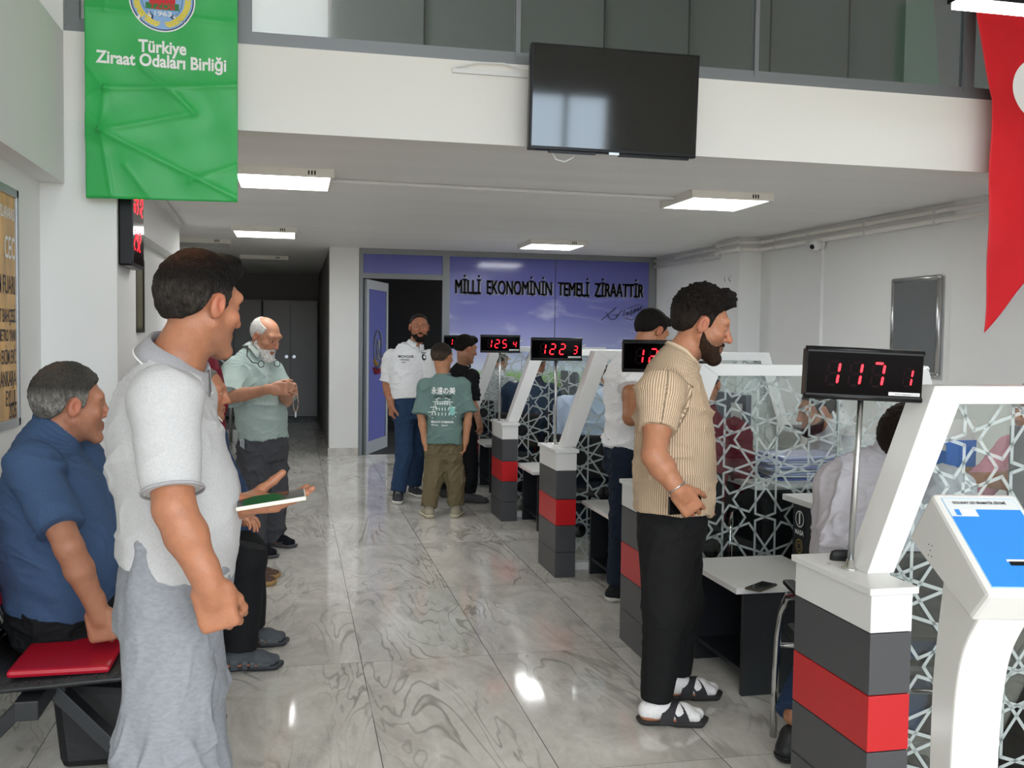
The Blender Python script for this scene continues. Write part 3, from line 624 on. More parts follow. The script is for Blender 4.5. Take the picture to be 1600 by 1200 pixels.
def partition(xp, Yf, zt, label):
    """slanted white frame with star-patterned glass; Yf is the front face of the frame"""
    r = empty('counter_partition', (xp,Yf,0), label=label, cat='partition', group='glass counter partitions')
    D = .115; bz = .806; tl, tr, t = .20, 1.36, .055
    # outer and inner outline of the slanted frame (x from the bollard, z)
    k = (tl-(-.07))/(zt-bz)
    O = [(-.065,bz),(tl-.055,zt),(tr,zt),(tr+.20,bz)]; I = [(.025,bz),(tl+.032,zt-t),(tr-.062,zt-t),(tr+.12,bz)]
    MB().prism([(O[0][0],0,O[0][1]),(O[1][0],0,O[1][1]),(I[1][0],0,I[1][1]),(I[0][0],0,I[0][1])],(0,D,0)).build('slanted_post', white_lac, r, bevel=.003)
    MB().prism([(O[1][0],0,O[1][1]),(O[2][0],0,O[2][1]),(I[2][0],0,I[2][1]),(I[1][0],0,I[1][1])],(0,D,0)).build('top_beam', white_lac, r, bevel=.003)
    MB().prism([(O[2][0],0,O[2][1]),(O[3][0],0,O[3][1]),(I[3][0],0,I[3][1]),(I[2][0],0,I[2][1])],(0,D,0)).build('slanted_post', white_lac, r, bevel=.003)
    MB().box(.0,.026,.02,.09,0,bz).box(.026,tr+.16,.03,.085,.0,.05).box(tr+.15,tr+.20,.02,.09,0,bz).build('lower_frame', white_lac, r, bevel=.002)
    G = [(.026,.05),(tr+.15,.05),(tr+.15,bz),(tr-.06,zt-t+.005),(tl+.03,zt-t+.005),(.026,bz)]
    MB().prism([(p[0],.056,p[1]) for p in G],(0,.008,0)).build('glass', glass_clear, r)
    mb = MB()
    for (a, b) in LINES:
        c_ = clip(a, b, G)
        if not c_: continue
        a, b = Vector(c_[0]), Vector(c_[1]); d = b-a
        if d.length < .004: continue
        d.normalize(); n_ = Vector((-d.y,d.x))*.0056; a = a-d*.003; b = b+d*.003
        q = [a+n_,b+n_,b-n_,a-n_]; mb.add([(v.x,.0545,v.y) for v in q],[(0,1,2,3)])
    mb.build('star_film', frost, r)
    MB().box(.90,.906,.05,.068,.05,zt-t).build('glass_joint', mat('clear_joint','#aebbb9',.4), r)
    for z_ in (.35,.72): MB().cyl((.903,.04,z_),(.903,.08,z_),.011,10).build('glass_clip', chrome, r)
    return r
BY = [2.46,4.20,5.885,7.78,9.70]; BX = [1.600,1.600,1.600,1.655,1.69]; ZT = [1.372,1.388,1.425,1.415,1.415]
LB = ['at the right foreground beside the ticket kiosk','behind the man in the beige ribbed T-shirt','below the display showing 122','below the display showing 125','at the far end, mostly hidden behind the boys']
NUM = [('117','1'),('124','2'),('122','3'),('125','4'),('126','5')]
ZC = [1.405,1.425,1.432,1.452,1.45]
DXY = [(1.666,2.68,0.806),(1.66,4.325,0.933),(1.678,6.217,0.806),(1.673,7.997,0.806),(1.75,10.555,0.713)]
for i in range(5):
    bollard(BX[i], BY[i], f'grey, red and white striped bollard {LB[i]}')
    display(DXY[i][0], DXY[i][1], ZC[i], *NUM[i], f'black LED number display on a pole, {["showing 117 and 1","partly hidden by the beige T-shirt man","showing 122 and 3","showing 125 and 4","behind the head of the boy in black"][i]}', yaw=[-.20,-.15,-.10,-.08,-.06][i], tilt=[.034,0,0,0,0][i], big=[1.06,1,1,.98,.98][i])
    partition(BX[i]+.146, BY[i]+.15, ZT[i], f'white slanted frame with star-patterned glass, {["nearest, behind the ticket kiosk","right of the man in the beige T-shirt","behind the display showing 122","behind the display showing 125","farthest, behind the boy in black"][i]}')
# desks and low side tables
DN = ['desk with a number 1 sticker on its black side','white-topped black desk behind the second glass partition','white-topped black desk behind the third glass partition','white-topped black desk behind the fourth glass partition','white-topped black desk at the far end by the blue wall']
TN = ['low white-topped black table with a phone on it','low white-topped black table beside the man in the white T-shirt','low white-topped black table just behind the bollard with display 122','low white-topped black table hidden behind the boys','low white-topped black table by the blue wall']
for i in range(5):
    y0 = BY[i]+.40; y1 = (BY[i+1]+.12) if i < 4 else 11.5; h = y1-y0
    r = empty('service_desk', (2.31,y0,0), label='white-topped black '+DN[i] if i == 0 else DN[i], cat='desk', group='service desks')
    MB().box(0,.58,0,h,.737,.765).build('desktop', white_lac, r, bevel=.002)
    MB().box(.05,.075,.02,h-.02,0,.737).build('front_panel', black_wood, r)
    MB().box(.075,.55,h-.05,h-.02,0,.737).build('side_panel', black_wood, r); MB().box(.075,.55,.02,.05,0,.737).build('side_panel', black_wood, r)
    if i == 0:
        Yc = h-.085
        def ST(y, z): return (.0495, Yc+y, z)
        mb = MB().prism([ST(-.045,.47),ST(.045,.47),ST(.045,.70),ST(-.045,.70)][::-1],(-.0008,0,0)); mb.build('number_sticker', mat('sticker_black','#121214',.4), r)
        mb = MB(); n = 28
        for (cz,ra,rb) in ((.655,.034,.040),):
            vs = [ST((ra if k%2 else rb)*math.cos(2*PI*(k//2)/n), cz+(ra if k%2 else rb)*math.sin(2*PI*(k//2)/n)) for k in range(2*n)]
            mb.add([(v[0]-.0014,v[1],v[2]) for v in vs],[(2*k,(2*k+2)%(2*n),(2*k+3)%(2*n),2*k+1) for k in range(n)])
        put_text(mb,'1',.075,ST(0,.655),(0,-1,0),(0,0,1),(-1,0,0),bold=.003,lift=.001); put_text(mb,'MASA',.032,ST(0,.59),(0,-1,0),(0,0,1),(-1,0,0),bold=.001,lift=.001)
        mb.build('sticker_lettering', white_text, r)
        mb = MB()
        for (ra,rb) in ((.028,.034),(.014,.019)):
            vs = [ST((ra if k%2 else rb)*math.cos(2*PI*(k//2)/n), .525+(ra if k%2 else rb)*math.sin(2*PI*(k//2)/n)) for k in range(2*n)]
            mb.add([(v[0]-.0014,v[1],v[2]) for v in vs],[(2*k,(2*k+2)%(2*n),(2*k+3)%(2*n),2*k+1) for k in range(n)])
        mb.build('sticker_emblem', mat('gold_print','#a8925a',.5), r)
    y0t = y1-.585
    t = empty('low_table', (1.80,y0t,0), label=TN[i], cat='table', group='low side tables')
    MB().box(0,.50,0,.565,.445,.47).build('tabletop', white_lac, t, bevel=.002)
    MB().box(.05,.485,.03,.055,0,.445).build('side_panel', black_wood, t); MB().box(.05,.485,.525,.55,0,.445).build('side_panel', black_wood, t)
    MB().box(.06,.485,.055,.525,.085,.105).build('shelf', black_wood, t); MB().box(.465,.485,.055,.525,.105,.445).build('back_panel', black_wood, t)
    MB().box(.0490,.0498,.5255,.549,.405,.42).build('small_label', mat('pale_label','#a9adb4',.5), t)
# phone lying on the nearest low table
def phone(name, loc, rot, label, body, screen, L=.152, W=.072, T=.009):
    r = empty(name, loc, label=label, cat='phone'); r.rotation_euler = rot
    MB().box(-W/2,W/2,-L/2,L/2,0,T).build('case', body, r, bevel=.0035)
    MB().box(-W/2+.003,W/2-.003,-L/2+.003,L/2-.003,T,T+.0006).build('screen', screen, r)
    MB().box(-W/2+.006,-W/2+.03,L/2-.036,L/2-.008,-.0022,0).build('camera_bump', black_plastic, r, bevel=.001)
    return r
scr = mat('phone_screen','#0b0c0e',.08,spec=.35)
phone('phone', (1.907,3.727,0.472), (0,0,-.95), 'phone lying on the low white table', mat('bronze_case','#6f6553',.35,.6), scr)
# chrome visitor chair
def make_chair():
    r = empty('visitor_chair')
    pts = [(.305,0),(.295,.2),(.272,.40),(.22,.51),(.12,.59),(-.02,.625),(-.13,.61),(-.17,.55),(-.175,.45),(-.175,.2),(-.18,0)]
    for s_ in (-.235,.235):
        MB().tube([(x,s_,z) for x,z in pts], .018, 10, flat=.75, up=(0,1,0)).build('side_frame', chrome, r, smooth=True)
        MB().box(-.11,.13,s_-.022,s_+.022,.628,.648).build('armrest', black_plastic, r, bevel=.008)
    [MB().tube([(x_,-.235,.36),(x_,.235,.36)], .010, 8).build('cross_bar', chrome, r, smooth=True) for x_ in (-.175,.28)]
    MB().box(-.20,.27,-.21,.21,.40,.455).build('seat', mat('black_upholstery','#17171a',.6), r, bevel=.02)
    MB().hexa([(-.235,-.2,.54),(-.195,-.2,.54),(-.195,.2,.54),(-.235,.2,.54)],[(-.275,-.2,.84),(-.24,-.2,.84),(-.24,.2,.84),(-.275,.2,.84)]).build('backrest', mat('black_upholstery'), r, bevel=.02)
    MB().bar((-.19,-.17,.40),(-.225,-.17,.6),.025,.02).bar((-.19,.17,.40),(-.225,.17,.6),.025,.02).build('back_support', chrome, r)
    return r
CH = [('chrome-framed black visitor chair under the seated man in the pale shirt',(1.93,3.0,0),1.31),('chrome-framed black visitor chair under the person in maroon',(2.06,4.85,0),1.0),('chrome-framed black visitor chair under the man in the light blue shirt',(2.04,6.72,0),1.1),
      ('chrome-framed black visitor chair behind the glass right of display 125',(2.06,8.65,0),1.0),('chrome-framed black visitor chair under the person in the white cap',(2.06,10.45,0),.9)]
c0 = make_chair()
for i,(lb,loc,rz) in enumerate(CH):
    c = c0 if i == 0 else copy_tree(c0); c.location = loc; c.rotation_euler = (0,0,rz); tag(c, lb, 'chair', 'chrome visitor chairs')
def make_office():
    r = empty('office_chair')
    m = mat('black_mesh_fabric','#1a1b1d',.7)
    MB().box(-.24,.24,-.24,.24,.43,.50).build('seat', m, r, bevel=.03)
    MB().box(.22,.28,-.22,.22,.55,1.02).build('backrest', m, r, bevel=.025)
    MB().bar((.1,0,.44),(.25,0,.62),.05,.02).build('back_support', black_plastic, r)
    MB().cyl((0,0,.08),(0,0,.44),.03,12).build('column', chrome, r, smooth=True)
    for k in range(5): 
        a = 2*PI*k/5; l_ = MB().bar((0,0,.09),(.3*math.cos(a),.3*math.sin(a),.07),.04,.025).build('foot', black_plastic, r)
        MB().sphere((.3*math.cos(a),.3*math.sin(a),.03),.03,10,8).build('castor', black_plastic, l_, smooth=True)
    return r
o0 = make_office()
for i,(lb,loc) in enumerate((('black office chair of the bearded clerk in white',(3.14,4.97,0)),('black office chair of the clerk in pink',(3.27,3.74,0)))):
    c = o0 if i == 0 else copy_tree(o0); c.location = loc; tag(c, lb, 'office chair', 'black office chairs')
# things on the desks
def monitor(loc, rz, label, col='#8f93a8'):
    r = empty('monitor', loc, rz, label=label, cat='monitor')
    MB().box(-.018,.018,-.26,.26,.10,.42).build('casing', mat('monitor_grey','#6b6e78',.4), r, bevel=.006)
    MB().box(.018,.020,-.245,.245,.115,.405).build('screen', scr, r)
    MB().box(-.03,.0,-.03,.03,.0,.2).build('stand', black_plastic, r); MB().box(-.1,.1,-.12,.12,0,.012).build('base', black_plastic, r, bevel=.003)
    return r
monitor((2.60,5.55,.766), 0., 'grey monitor on the second desk seen through the star glass')
monitor((2.75,3.05,.766), 0., 'grey monitor on the nearest desk behind the slanted post')
monitor((2.62,7.3,.766), 0., 'grey monitor on the third desk')
monitor((2.62,9.2,.766), 0., 'grey monitor on the fourth desk')
film_l = mat('lilac_plastic_sleeve','#b9bfe8',.2); film_b = mat('blue_plastic_sleeve','#3c55a0',.25); film_w = mat('clear_plastic_sleeve','#ccd0d6',.15)
rnd = random.Random(3)
for k in range(11):
    m_ = [film_b,film_b,film_w,film_l,film_w,film_l,film_l,film_w,film_l,film_l,film_l][k]
    z0 = .767+k*.0125; g = MB(); n = 8; a_ = rnd.uniform(-.18,.18); ox, oy = 2.66+rnd.uniform(-.03,.03), 4.82+rnd.uniform(-.04,.04)
    for i in range(n+1):
        for j in range(n+1):
            u, v = (i/n-.5)*.44, (j/n-.5)*.33
            g.v.append((u*math.cos(a_)-v*math.sin(a_), u*math.sin(a_)+v*math.cos(a_), .003*math.sin(u*14+k)*math.cos(v*12)+.003))
    g.f = [(i*(n+1)+j,(i+1)*(n+1)+j,(i+1)*(n+1)+j+1,i*(n+1)+j+1) for i in range(n) for j in range(n)]
    o = g.build('plastic_folder', m_, smooth=True, label='plastic document folder in the stack on the second desk', cat='folder', group='stacked plastic folders'); o.location = (ox,oy,z0)
    sd = o.modifiers.new('thickness','SOLIDIFY'); sd.thickness = .007; sd.offset = 0
tag(MB().box(-.03,.03,-.03,.03,0,.085).build('pen_box', mat('blue_box','#1f4fa8',.35), bevel=.004), 'small blue pen box on the second desk', 'box').location = (2.52,5.35,.766)
st_ = empty('stapler', (2.38,5.12,.766), .6, label='red stapler beside a hand on the second desk', cat='stapler')
MB().box(-.07,.07,-.018,.018,0,.012).build('base', black_plastic, st_, bevel=.003); MB().hexa([(-.07,-.017,.014),(.07,-.017,.014),(.07,.017,.014),(-.07,.017,.014)],[(-.07,-.012,.05),(.065,-.012,.028),(.065,.012,.028),(-.07,.012,.05)]).build('handle', red_panel, st_, bevel=.004)
def side_cabinet(x0,x1,y0,y1,label):
    r = empty('side_cabinet', ((x0+x1)/2,(y0+y1)/2,0), label=label, cat='cabinet', group='white side cabinets'); a, b = (x1-x0)/2, (y1-y0)/2
    MB().box(-a,a,-b,b,.04,.74).build('body', white_lac, r); MB().box(-a-.01,a+.01,-b-.01,b+.01,.741,.762).build('top', white_lac, r, bevel=.002); MB().box(-a+.02,a-.02,-b+.02,b-.02,0,.04).build('plinth', black_plastic, r)
side_cabinet(3.10,3.60,5.62,5.98,'white side cabinet under the printer behind the second desk'); side_cabinet(2.98,3.32,4.10,4.30,'white side cabinet under the carton with the blue packet')
pr = empty('printer', (3.34,5.80,.766), .0, label='white and black printer on the far side of the second desk', cat='printer')
MB().box(-.20,.20,-.15,.15,0,.16).build('body', white_lac, pr, bevel=.012); MB().box(-.17,.17,-.13,.13,.16,.185).build('lid', black_plastic, pr, bevel=.006); MB().box(-.23,-.20,-.12,.12,.03,.045).build('paper_tray', white_lac, pr)
tag(MB().box(-.001,.001,-.075,.075,0,.2).build('paper_sheet', white_lac), 'white paper sheet standing against the grey monitor', 'paper').location = (2.575,5.40,.93)
for k,(x_,y_,lb) in enumerate(((2.47,4.62,'white paper pile at the near end of the second desk'),(2.52,6.5,'white paper pile on the third desk'),(2.5,3.9,'white paper pile on the nearest desk'),(2.55,8.4,'white paper pile on the fourth desk'))):
    r = empty('paper_pile', (x_,y_,.766), .2+k*.3, label=lb, cat='papers')
    for q in range(4): MB().box(-.105+q*.006,.105+q*.006,-.148+q*.004,.148-q*.005,q*.004,q*.004+.003).build('sheet', white_lac, r)
cb = empty('carton', (3.14,4.20,.766), .05, label='white and brown carton with a blue packet on top, seen through the near glass', cat='box')
MB().box(-.09,.09,-.08,.08,0,.14).build('lower_box', mat('brown_card','#b79b72',.7), cb); MB().box(-.085,.085,-.075,.075,.14,.27).build('blue_packet', mat('blue_card','#2a74d0',.5), cb); MB().box(-.08,.08,-.07,.0,.27,.37).build('white_packet', white_lac, cb)
MB().box(-.0865,-.085,-.07,-.04,.22,.25).build('packet_label', white_lac, cb)
# ================================================================ TICKET KIOSK (foreground right)
kr = (.9761,-.2169,0); kf = (.2169,.9761,0)
def KP(l, d, z): return (l*kr[0]+d*kf[0], l*kr[1]+d*kf[1], z)
ko = KP(1.03,2.1,0)
kw = mat('white_gloss_shell','#dfdedb',.22,coat=.3)
ki = empty('ticket_kiosk', ko, label='white curved ticket kiosk with tilted blue panel at the right edge', cat='kiosk')
def KL(l, d, z): p = KP(l,d,z); return (p[0]-ko[0],p[1]-ko[1],z)
l0, l1 = .951, 1.140
prof = [(2.20,1.163),(2.32,1.036),(1.995,.930),(1.92,1.003)]
MB().prism([KL(l0,d,z) for d,z in prof], tuple(KL(l1,2.2,1)[i]-KL(l0,2.2,1)[i] for i in range(3))).build('head', kw, ki, bevel=.010)
def ctr(pts, n=8):      # smooth curve through profile points
    P = [Vector((*p,0)) for p in pts]; out = []
    for i in range(len(P)-1):
        a, b, c, d = P[max(i-1,0)], P[i], P[i+1], P[min(i+2,len(P)-1)]
        for k in range(n):
            t_ = k/n; out.append(.5*((2*b)+(c-a)*t_+(2*a-5*b+4*c-d)*t_*t_+(3*b-a-3*c+d)*t_**3))
    out.append(P[-1]); return [(p.x,p.y) for p in out]
fr_ = ctr([(1.995,.935),(2.055,.85),(2.085,.75),(2.097,.6),(2.09,.45),(2.06,.30),(2.0,.16),(1.92,.04)]); re_ = ctr([(2.165,.985),(2.19,.85),(2.205,.734),(2.208,.6),(2.205,.45),(2.19,.3),(2.16,.16),(2.12,.04)])
mb = MB(); n = len(fr_)
dv = tuple(KL(l0+.105,2.2,1)[i]-KL(l0,2.2,1)[i] for i in range(3))
for (a,b) in zip(fr_,re_):
    p, q = KL(l0+.018,*a), KL(l0+.018,*b); mb.v += [p, tuple(p[i]+dv[i] for i in range(3)), tuple(q[i]+dv[i] for i in range(3)), q]
for i in range(n-1):
    for k in range(4): mb.f.append((i*4+k,i*4+(k+1)%4,(i+1)*4+(k+1)%4,(i+1)*4+k))
mb.f += [(3,2,1,0),((n-1)*4,(n-1)*4+1,(n-1)*4+2,(n-1)*4+3)]
mb.build('curved_leg', kw, ki, bevel=.006)
MB().hexa([KL(l0-.06,1.84,0),KL(l0+.22,1.84,0),KL(l0+.22,2.24,0),KL(l0-.06,2.24,0)],[KL(l0-.06,1.84,.04),KL(l0+.22,1.84,.04),KL(l0+.22,2.24,.04),KL(l0-.06,2.24,.04)]).build('base_plate', kw, ki, bevel=.008)
# tilted face: u across, v from the top edge downwards
ft, fb = (2.20,1.163), (1.92,1.003)
fn = Vector((0,-(ft[1]-fb[1]),(ft[0]-fb[0]))); fn.normalize()
def KF(u, v, h=0.):
    d = ft[0]+(fb[0]-ft[0])*v; z = ft[1]+(fb[1]-ft[1])*v
    return KL(l0+(l1-l0)*u, d+fn.y*h, z+fn.z*h)
def kplate(name, m, u0,u1,v0,v1,h0,h1): return MB().hexa([KF(u0,v0,h0),KF(u1,v0,h0),KF(u1,v1,h0),KF(u0,v1,h0)],[KF(u0,v0,h1),KF(u1,v0,h1),KF(u1,v1,h1),KF(u0,v1,h1)]).build(name, m, ki)
kplate('panel_edge', mat('pale_blue_edge','#9fc6e0',.3), .075,.935,.055,.935,.0,.0012)
kplate('header_label', mat('light_grey_print','#d2d6d8',.4), .085,.925,.065,.18,.0012,.0018)
kplate('blue_panel', mat('blue_print','#2f86e6',.35), .085,.925,.18,.925,.0012,.0018)
kplate('header_label_tab', mat('light_grey_print'), .085,.40,.18,.255,.0018,.0021)
kplate('white_tag', white_lac, .235,.38,.185,.245,.0021,.0026); kplate('blue_key', mat('blue_print'), .15,.205,.185,.245,.0021,.0028)
kplate('ticket_slot', black_plastic, .42,.80,.70,.735,.0018,.003)
kplate('slot_rim', white_lac, .40,.82,.685,.70,.0018,.004)
ux = Vector(KF(1,0))-Vector(KF(0,0)); ux.normalize(); uy = Vector(KF(0,0))-Vector(KF(0,1)); uy.normalize(); kn = ux.cross(uy)
mb = MB(); put_text(mb,'DOLUNAY LED SIRAMATİK SİSTEMİ',.012,KF(.49,.115),ux,uy,kn,bold=.0003,width=.118,lift=.0026,depth=.0004); mb.build('header_lettering', black_text, ki)
mb = MB()
for a,b in ((0,0),(.022,0),(.011,-.012),(0,-.024),(.022,-.024)): mb.cyl(KL(l0-.0005,2.20-a*.8+.005,1.045+b),KL(l0+.004,2.20-a*.8+.005,1.045+b),.0018,8)
mb.build('speaker_holes', black_plastic, ki)
# ================================================================ WAITING BENCH
seat_m = bpy.data.materials.new('perforated_black_steel'); seat_m.use_nodes = True
_N, _L, _b = tile_nodes(seat_m); _b.inputs['Base Color'].default_value = (.016,.017,.019,1); _b.inputs['Roughness'].default_value = .35
red_pad = mat('red_vinyl_pad','#b3122b',.35,bump=(40,.0006))
bench = empty('waiting_bench', (-.80,3.2,0), label='black perforated waiting bench with red pads along the left wall', cat='bench')
def bench_seat(y0):
    """curved steel shell: front lip, seat, back; swept across the seat width"""
    prof = ctr([(.33,.385),(.345,.415),(.32,.437),(.2,.435),(.0,.425),(-.12,.43),(-.19,.50),(-.235,.66),(-.27,.82),(-.30,.86),(-.315,.84)], 5)
    mb = MB(); W = .50; n = len(prof)
    for (x,z) in prof: mb.v += [(x,y0+.02,z),(x,y0+W,z)]
    mb.f = [(2*i,2*i+1,2*i+3,2*i+2) for i in range(n-1)]
    s = mb.build('seat_shell', seat_m, bench, smooth=True); sd = s.modifiers.new('thickness','SOLIDIFY'); sd.thickness = .014; sd.offset = -1
    mb = MB()
    for i in range(6, n-12, 1):
        (x,z) = prof[i]; (x2,z2) = prof[i+1]; tx_, tz_ = x2-x, z2-z; l_ = math.hypot(tx_,tz_); nx_, nz_ = tz_/l_, -tx_/l_
        for y in (.035,.06,.46,.485):
            if l_ > .02: mb.box(x-.004,x+.004,y0+y-.008,y0+y+.008,z+.001,z+.003)
    mb.build('slots', mat('slot_grey','#3a3b3e',.5), s)  # grey slot marks, a surface pattern on the shell
    p = MB().box(-.06,.24,y0+.06,y0+.46,.438,.463).build('seat_pad', red_pad, bench, bevel=.012)
    q = MB().hexa([(-.205,y0+.06,.56),(-.165,y0+.06,.57),(-.165,y0+.46,.57),(-.205,y0+.46,.56)],[(-.262,y0+.06,.80),(-.225,y0+.06,.81),(-.225,y0+.46,.81),(-.262,y0+.46,.80)]).build('back_pad', red_pad, bench, bevel=.012)
for k in range(4): bench_seat(-.05+k*.54)
MB().box(-.02,.05,-.06,2.12,.33,.39).build('beam', mat('dark_grey_metal','#35373a',.4,.5), bench, bevel=.004)
for y in (.20,1.9):
    for a,b in (((.02,y,.36),(.34,y,.0)),((.01,y,.36),(-.34,y,0.))): MB().bar(a,b,.045,.07,up=(0,1,0)).build('leg', mat('dark_grey_metal'), bench, bevel=.003)
    MB().box(-.045,.075,y-.03,y+.03,.31,.40).build('bracket', mat('dark_grey_metal'), bench, bevel=.003)
bg_ = empty('leg_stand_in', (-.62,3.62,0), label='black zipped block under the waiting bench, standing in for the tucked leg and shoe of the man in blue', cat='leg_stand_in')  # stand-in for the seated man's tucked leg and shoe
MB().hexa([(-.16,-.08,0),(.1,-.08,0),(.1,.08,0),(-.16,.08,0)],[(-.2,-.05,.30),(.13,-.05,.26),(.13,.05,.26),(-.2,.05,.30)]).build('body', mat('black_nylon','#141416',.6,bump=(30,.002)), bg_, bevel=.03)
MB().tube([(-.19,-.06,.28),(-.02,-.085,.14),(.11,-.075,.06)],.004,6).build('zip', steel, bg_)

# ================================================================ PEOPLE: smooth implicit bodies turned into meshes
V3 = lambda p: np.array(p, float)
def nrm(v): v = V3(v); return v/np.linalg.norm(v)
def rot_z(cw):          # facing angle clockwise from +Y, in degrees
    a = math.radians(cw); return np.array([math.sin(a), math.cos(a), 0.]), np.array([math.cos(a), -math.sin(a), 0.])
class Field:
    def __init__(s): s.P = []
    def cone(s, a, b, r0, r1, k=.02, op=1): 
        a, b = V3(a), V3(b); R = max(r0, r1); s.P.append(('c', a, b, r0, r1, k, op, np.minimum(a,b)-R, np.maximum(a,b)+R)); return s
    def flat(s, a, b, r0, r1, k=.02, op=1):      # cone with a flat end at b
        a, b = V3(a), V3(b); R = max(r0, r1); s.P.append(('f', a, b, r0, r1, k, op, np.minimum(a,b)-R, np.maximum(a,b)+R)); return s
    def ell(s, c, rad, M=None, k=.02, op=1):
        M = np.eye(3) if M is None else M; c = V3(c); R = np.abs(M.T)@V3(rad)
        s.P.append(('e', c, V3(rad), M, k, op, c-R, c+R)); return s
    def box(s, c, half, M=None, r=.01, k=.01, op=1):
        M = np.eye(3) if M is None else M; c = V3(c); R = np.abs(M.T)@V3(half)
        s.P.append(('b', c, V3(half), M, r, k, op, c-R, c+R)); return s
    def loft(s, rings, right, k=.02, ease=0., n=4):
        """rings: (centre, half-width, half-depth[, right vector])"""
        C = [V3(r[0]) for r in rings]; W = [(r[1]+ease, r[2]+ease) for r in rings]; m = len(rings)
        def cr(a,b,c,d,t): return .5*((2*b)+(c-a)*t+(2*a-5*b+4*c-d)*t*t+(3*b-a-3*c+d)*t**3)
        pts = []
        for i in range(m-1):
            i0, i3 = max(i-1,0), min(i+2,m-1)
            for q in range(n):
                t = q/n; pts.append((cr(C[i0],C[i],C[i+1],C[i3],t), cr(W[i0][0],W[i][0],W[i+1][0],W[i3][0],t), cr(W[i0][1],W[i][1],W[i+1][1],W[i3][1],t)))
        pts.append((C[-1],*W[-1])); right = V3(right)
        for (c0,a0,b0),(c1,a1,b1) in zip(pts[:-1],pts[1:]):
            R = max(a0,a1,b0,b1); s.P.append(('l', c0, c1, a0, a1, b0, b1, right, .0008, 1, np.minimum(c0,c1)-R, np.maximum(c0,c1)+R))
        return s
    def cut(s, p, n, k=.004): s.P.append(('h', V3(p), nrm(n), k)); return s       # remove the side the normal points to
    def mesh(s, h, smooth=1):
        los = np.min([q[-2] for q in s.P if q[0] != 'h' and (q[0] in 'l' or q[-3] == 1)], axis=0)-.03; his = np.max([q[-1] for q in s.P if q[0] != 'h' and (q[0] in 'l' or q[-3] == 1)], axis=0)+.03
        for q in s.P:
            if q[0] == 'h':
                for ax in range(3):
                    if abs(q[2][ax]) > .9:
                        if q[2][ax] > 0: his[ax] = min(his[ax], q[1][ax]+.18)
                        else: los[ax] = max(los[ax], q[1][ax]-.18)
        N = np.maximum(np.ceil((his-los)/h).astype(int)+1, 4)
        F = np.full(N, .12, np.float32)
        ax_ = [los[i]+h*np.arange(N[i]) for i in range(3)]
        for q in s.P:
            if q[0] == 'h':
                p, n, k = q[1:]
                d = (ax_[0]-p[0])[:,None,None]*n[0]+(ax_[1]-p[1])[None,:,None]*n[1]+(ax_[2]-p[2])[None,None,:]*n[2]
                F = np.maximum(F, d.astype(np.float32)); continue
            lo, hi = q[-2]-.045, q[-1]+.045
            i0 = np.clip(np.floor((lo-los)/h).astype(int), 0, N); i1 = np.clip(np.ceil((hi-los)/h).astype(int)+1, 0, N)
            if np.any(i1 <= i0): continue
            sl = tuple(slice(i0[i], i1[i]) for i in range(3))
            X, Y, Z = (ax_[0][sl[0]][:,None,None], ax_[1][sl[1]][None,:,None], ax_[2][sl[2]][None,None,:])
            if q[0] in 'cf':
                a, b, r0, r1 = q[1:5]; d_ = b-a; L2 = max(d_@d_, 1e-12); L_ = math.sqrt(L2)
                px, py, pz = X-a[0], Y-a[1], Z-a[2]; tt = (px*d_[0]+py*d_[1]+pz*d_[2])/L2; t = np.clip(tt, 0, 1)
                D = np.sqrt((px-t*d_[0])**2+(py-t*d_[1])**2+(pz-t*d_[2])**2)-(r0+(r1-r0)*t)
                if q[0] == 'f': D = np.maximum(D, (tt-1)*L_)
                k, op = q[5], q[6]
            elif q[0] == 'e':
                c, r, M, k, op = q[1:6]
                px, py, pz = X-c[0], Y-c[1], Z-c[2]; g0 = g1 = 0.
                for i in range(3):
                    u = px*M[i,0]+py*M[i,1]+pz*M[i,2]; g0 = g0+(u/r[i])**2; g1 = g1+(u/r[i]**2)**2
                g0 = np.sqrt(g0); D = g0*(g0-1)/np.maximum(np.sqrt(g1), 1e-9)
            elif q[0] == 'b':
                c, hf, M, rr, k, op = q[1:7]
                px, py, pz = X-c[0], Y-c[1], Z-c[2]; o2 = 0.; mx = -9.
                for i in range(3):
                    u = np.abs(px*M[i,0]+py*M[i,1]+pz*M[i,2])-(hf[i]-rr); o2 = o2+np.maximum(u,0)**2; mx = np.maximum(mx, u)
                D = np.sqrt(o2)+np.minimum(mx,0)-rr
            else:
                c0, c1, a0, a1, b0, b1, rg, k, op = q[1:10]; d_ = c1-c0; L_ = max(np.linalg.norm(d_), 1e-6); ax3 = d_/L_
                rv = rg-ax3*(rg@ax3); rv = rv/np.linalg.norm(rv); fv = np.cross(ax3, rv)
                px, py, pz = X-c0[0], Y-c0[1], Z-c0[2]; w_ = px*ax3[0]+py*ax3[1]+pz*ax3[2]; t = np.clip(w_/L_, 0, 1); e_ = np.maximum(np.abs(w_-t*L_)-.007, 0)
                u = px*rv[0]+py*rv[1]+pz*rv[2]; v = px*fv[0]+py*fv[1]+pz*fv[2]; a = a0+(a1-a0)*t; b = b0+(b1-b0)*t
                g0 = np.sqrt((u/a)**2+(v/b)**2); g1 = np.sqrt((u/a**2)**2+(v/b**2)**2); D = np.where(g0 < .15, -np.minimum(a,b)*.85, g0*(g0-1)/np.maximum(g1,1e-6))
                D = np.where(D > 0, np.sqrt(D*D+e_*e_), np.where(e_ > 0, e_, np.maximum(D, -.02)))
            f = F[sl]; D = D.astype(np.float32)
            if op == 1:
                hh = np.maximum(k-np.abs(f-D), 0)/k; F[sl] = np.minimum(f, D)-hh*hh*k*.25
            else:
                D = -D; hh = np.maximum(k-np.abs(f-D), 0)/k; F[sl] = np.maximum(f, D)+hh*hh*k*.25
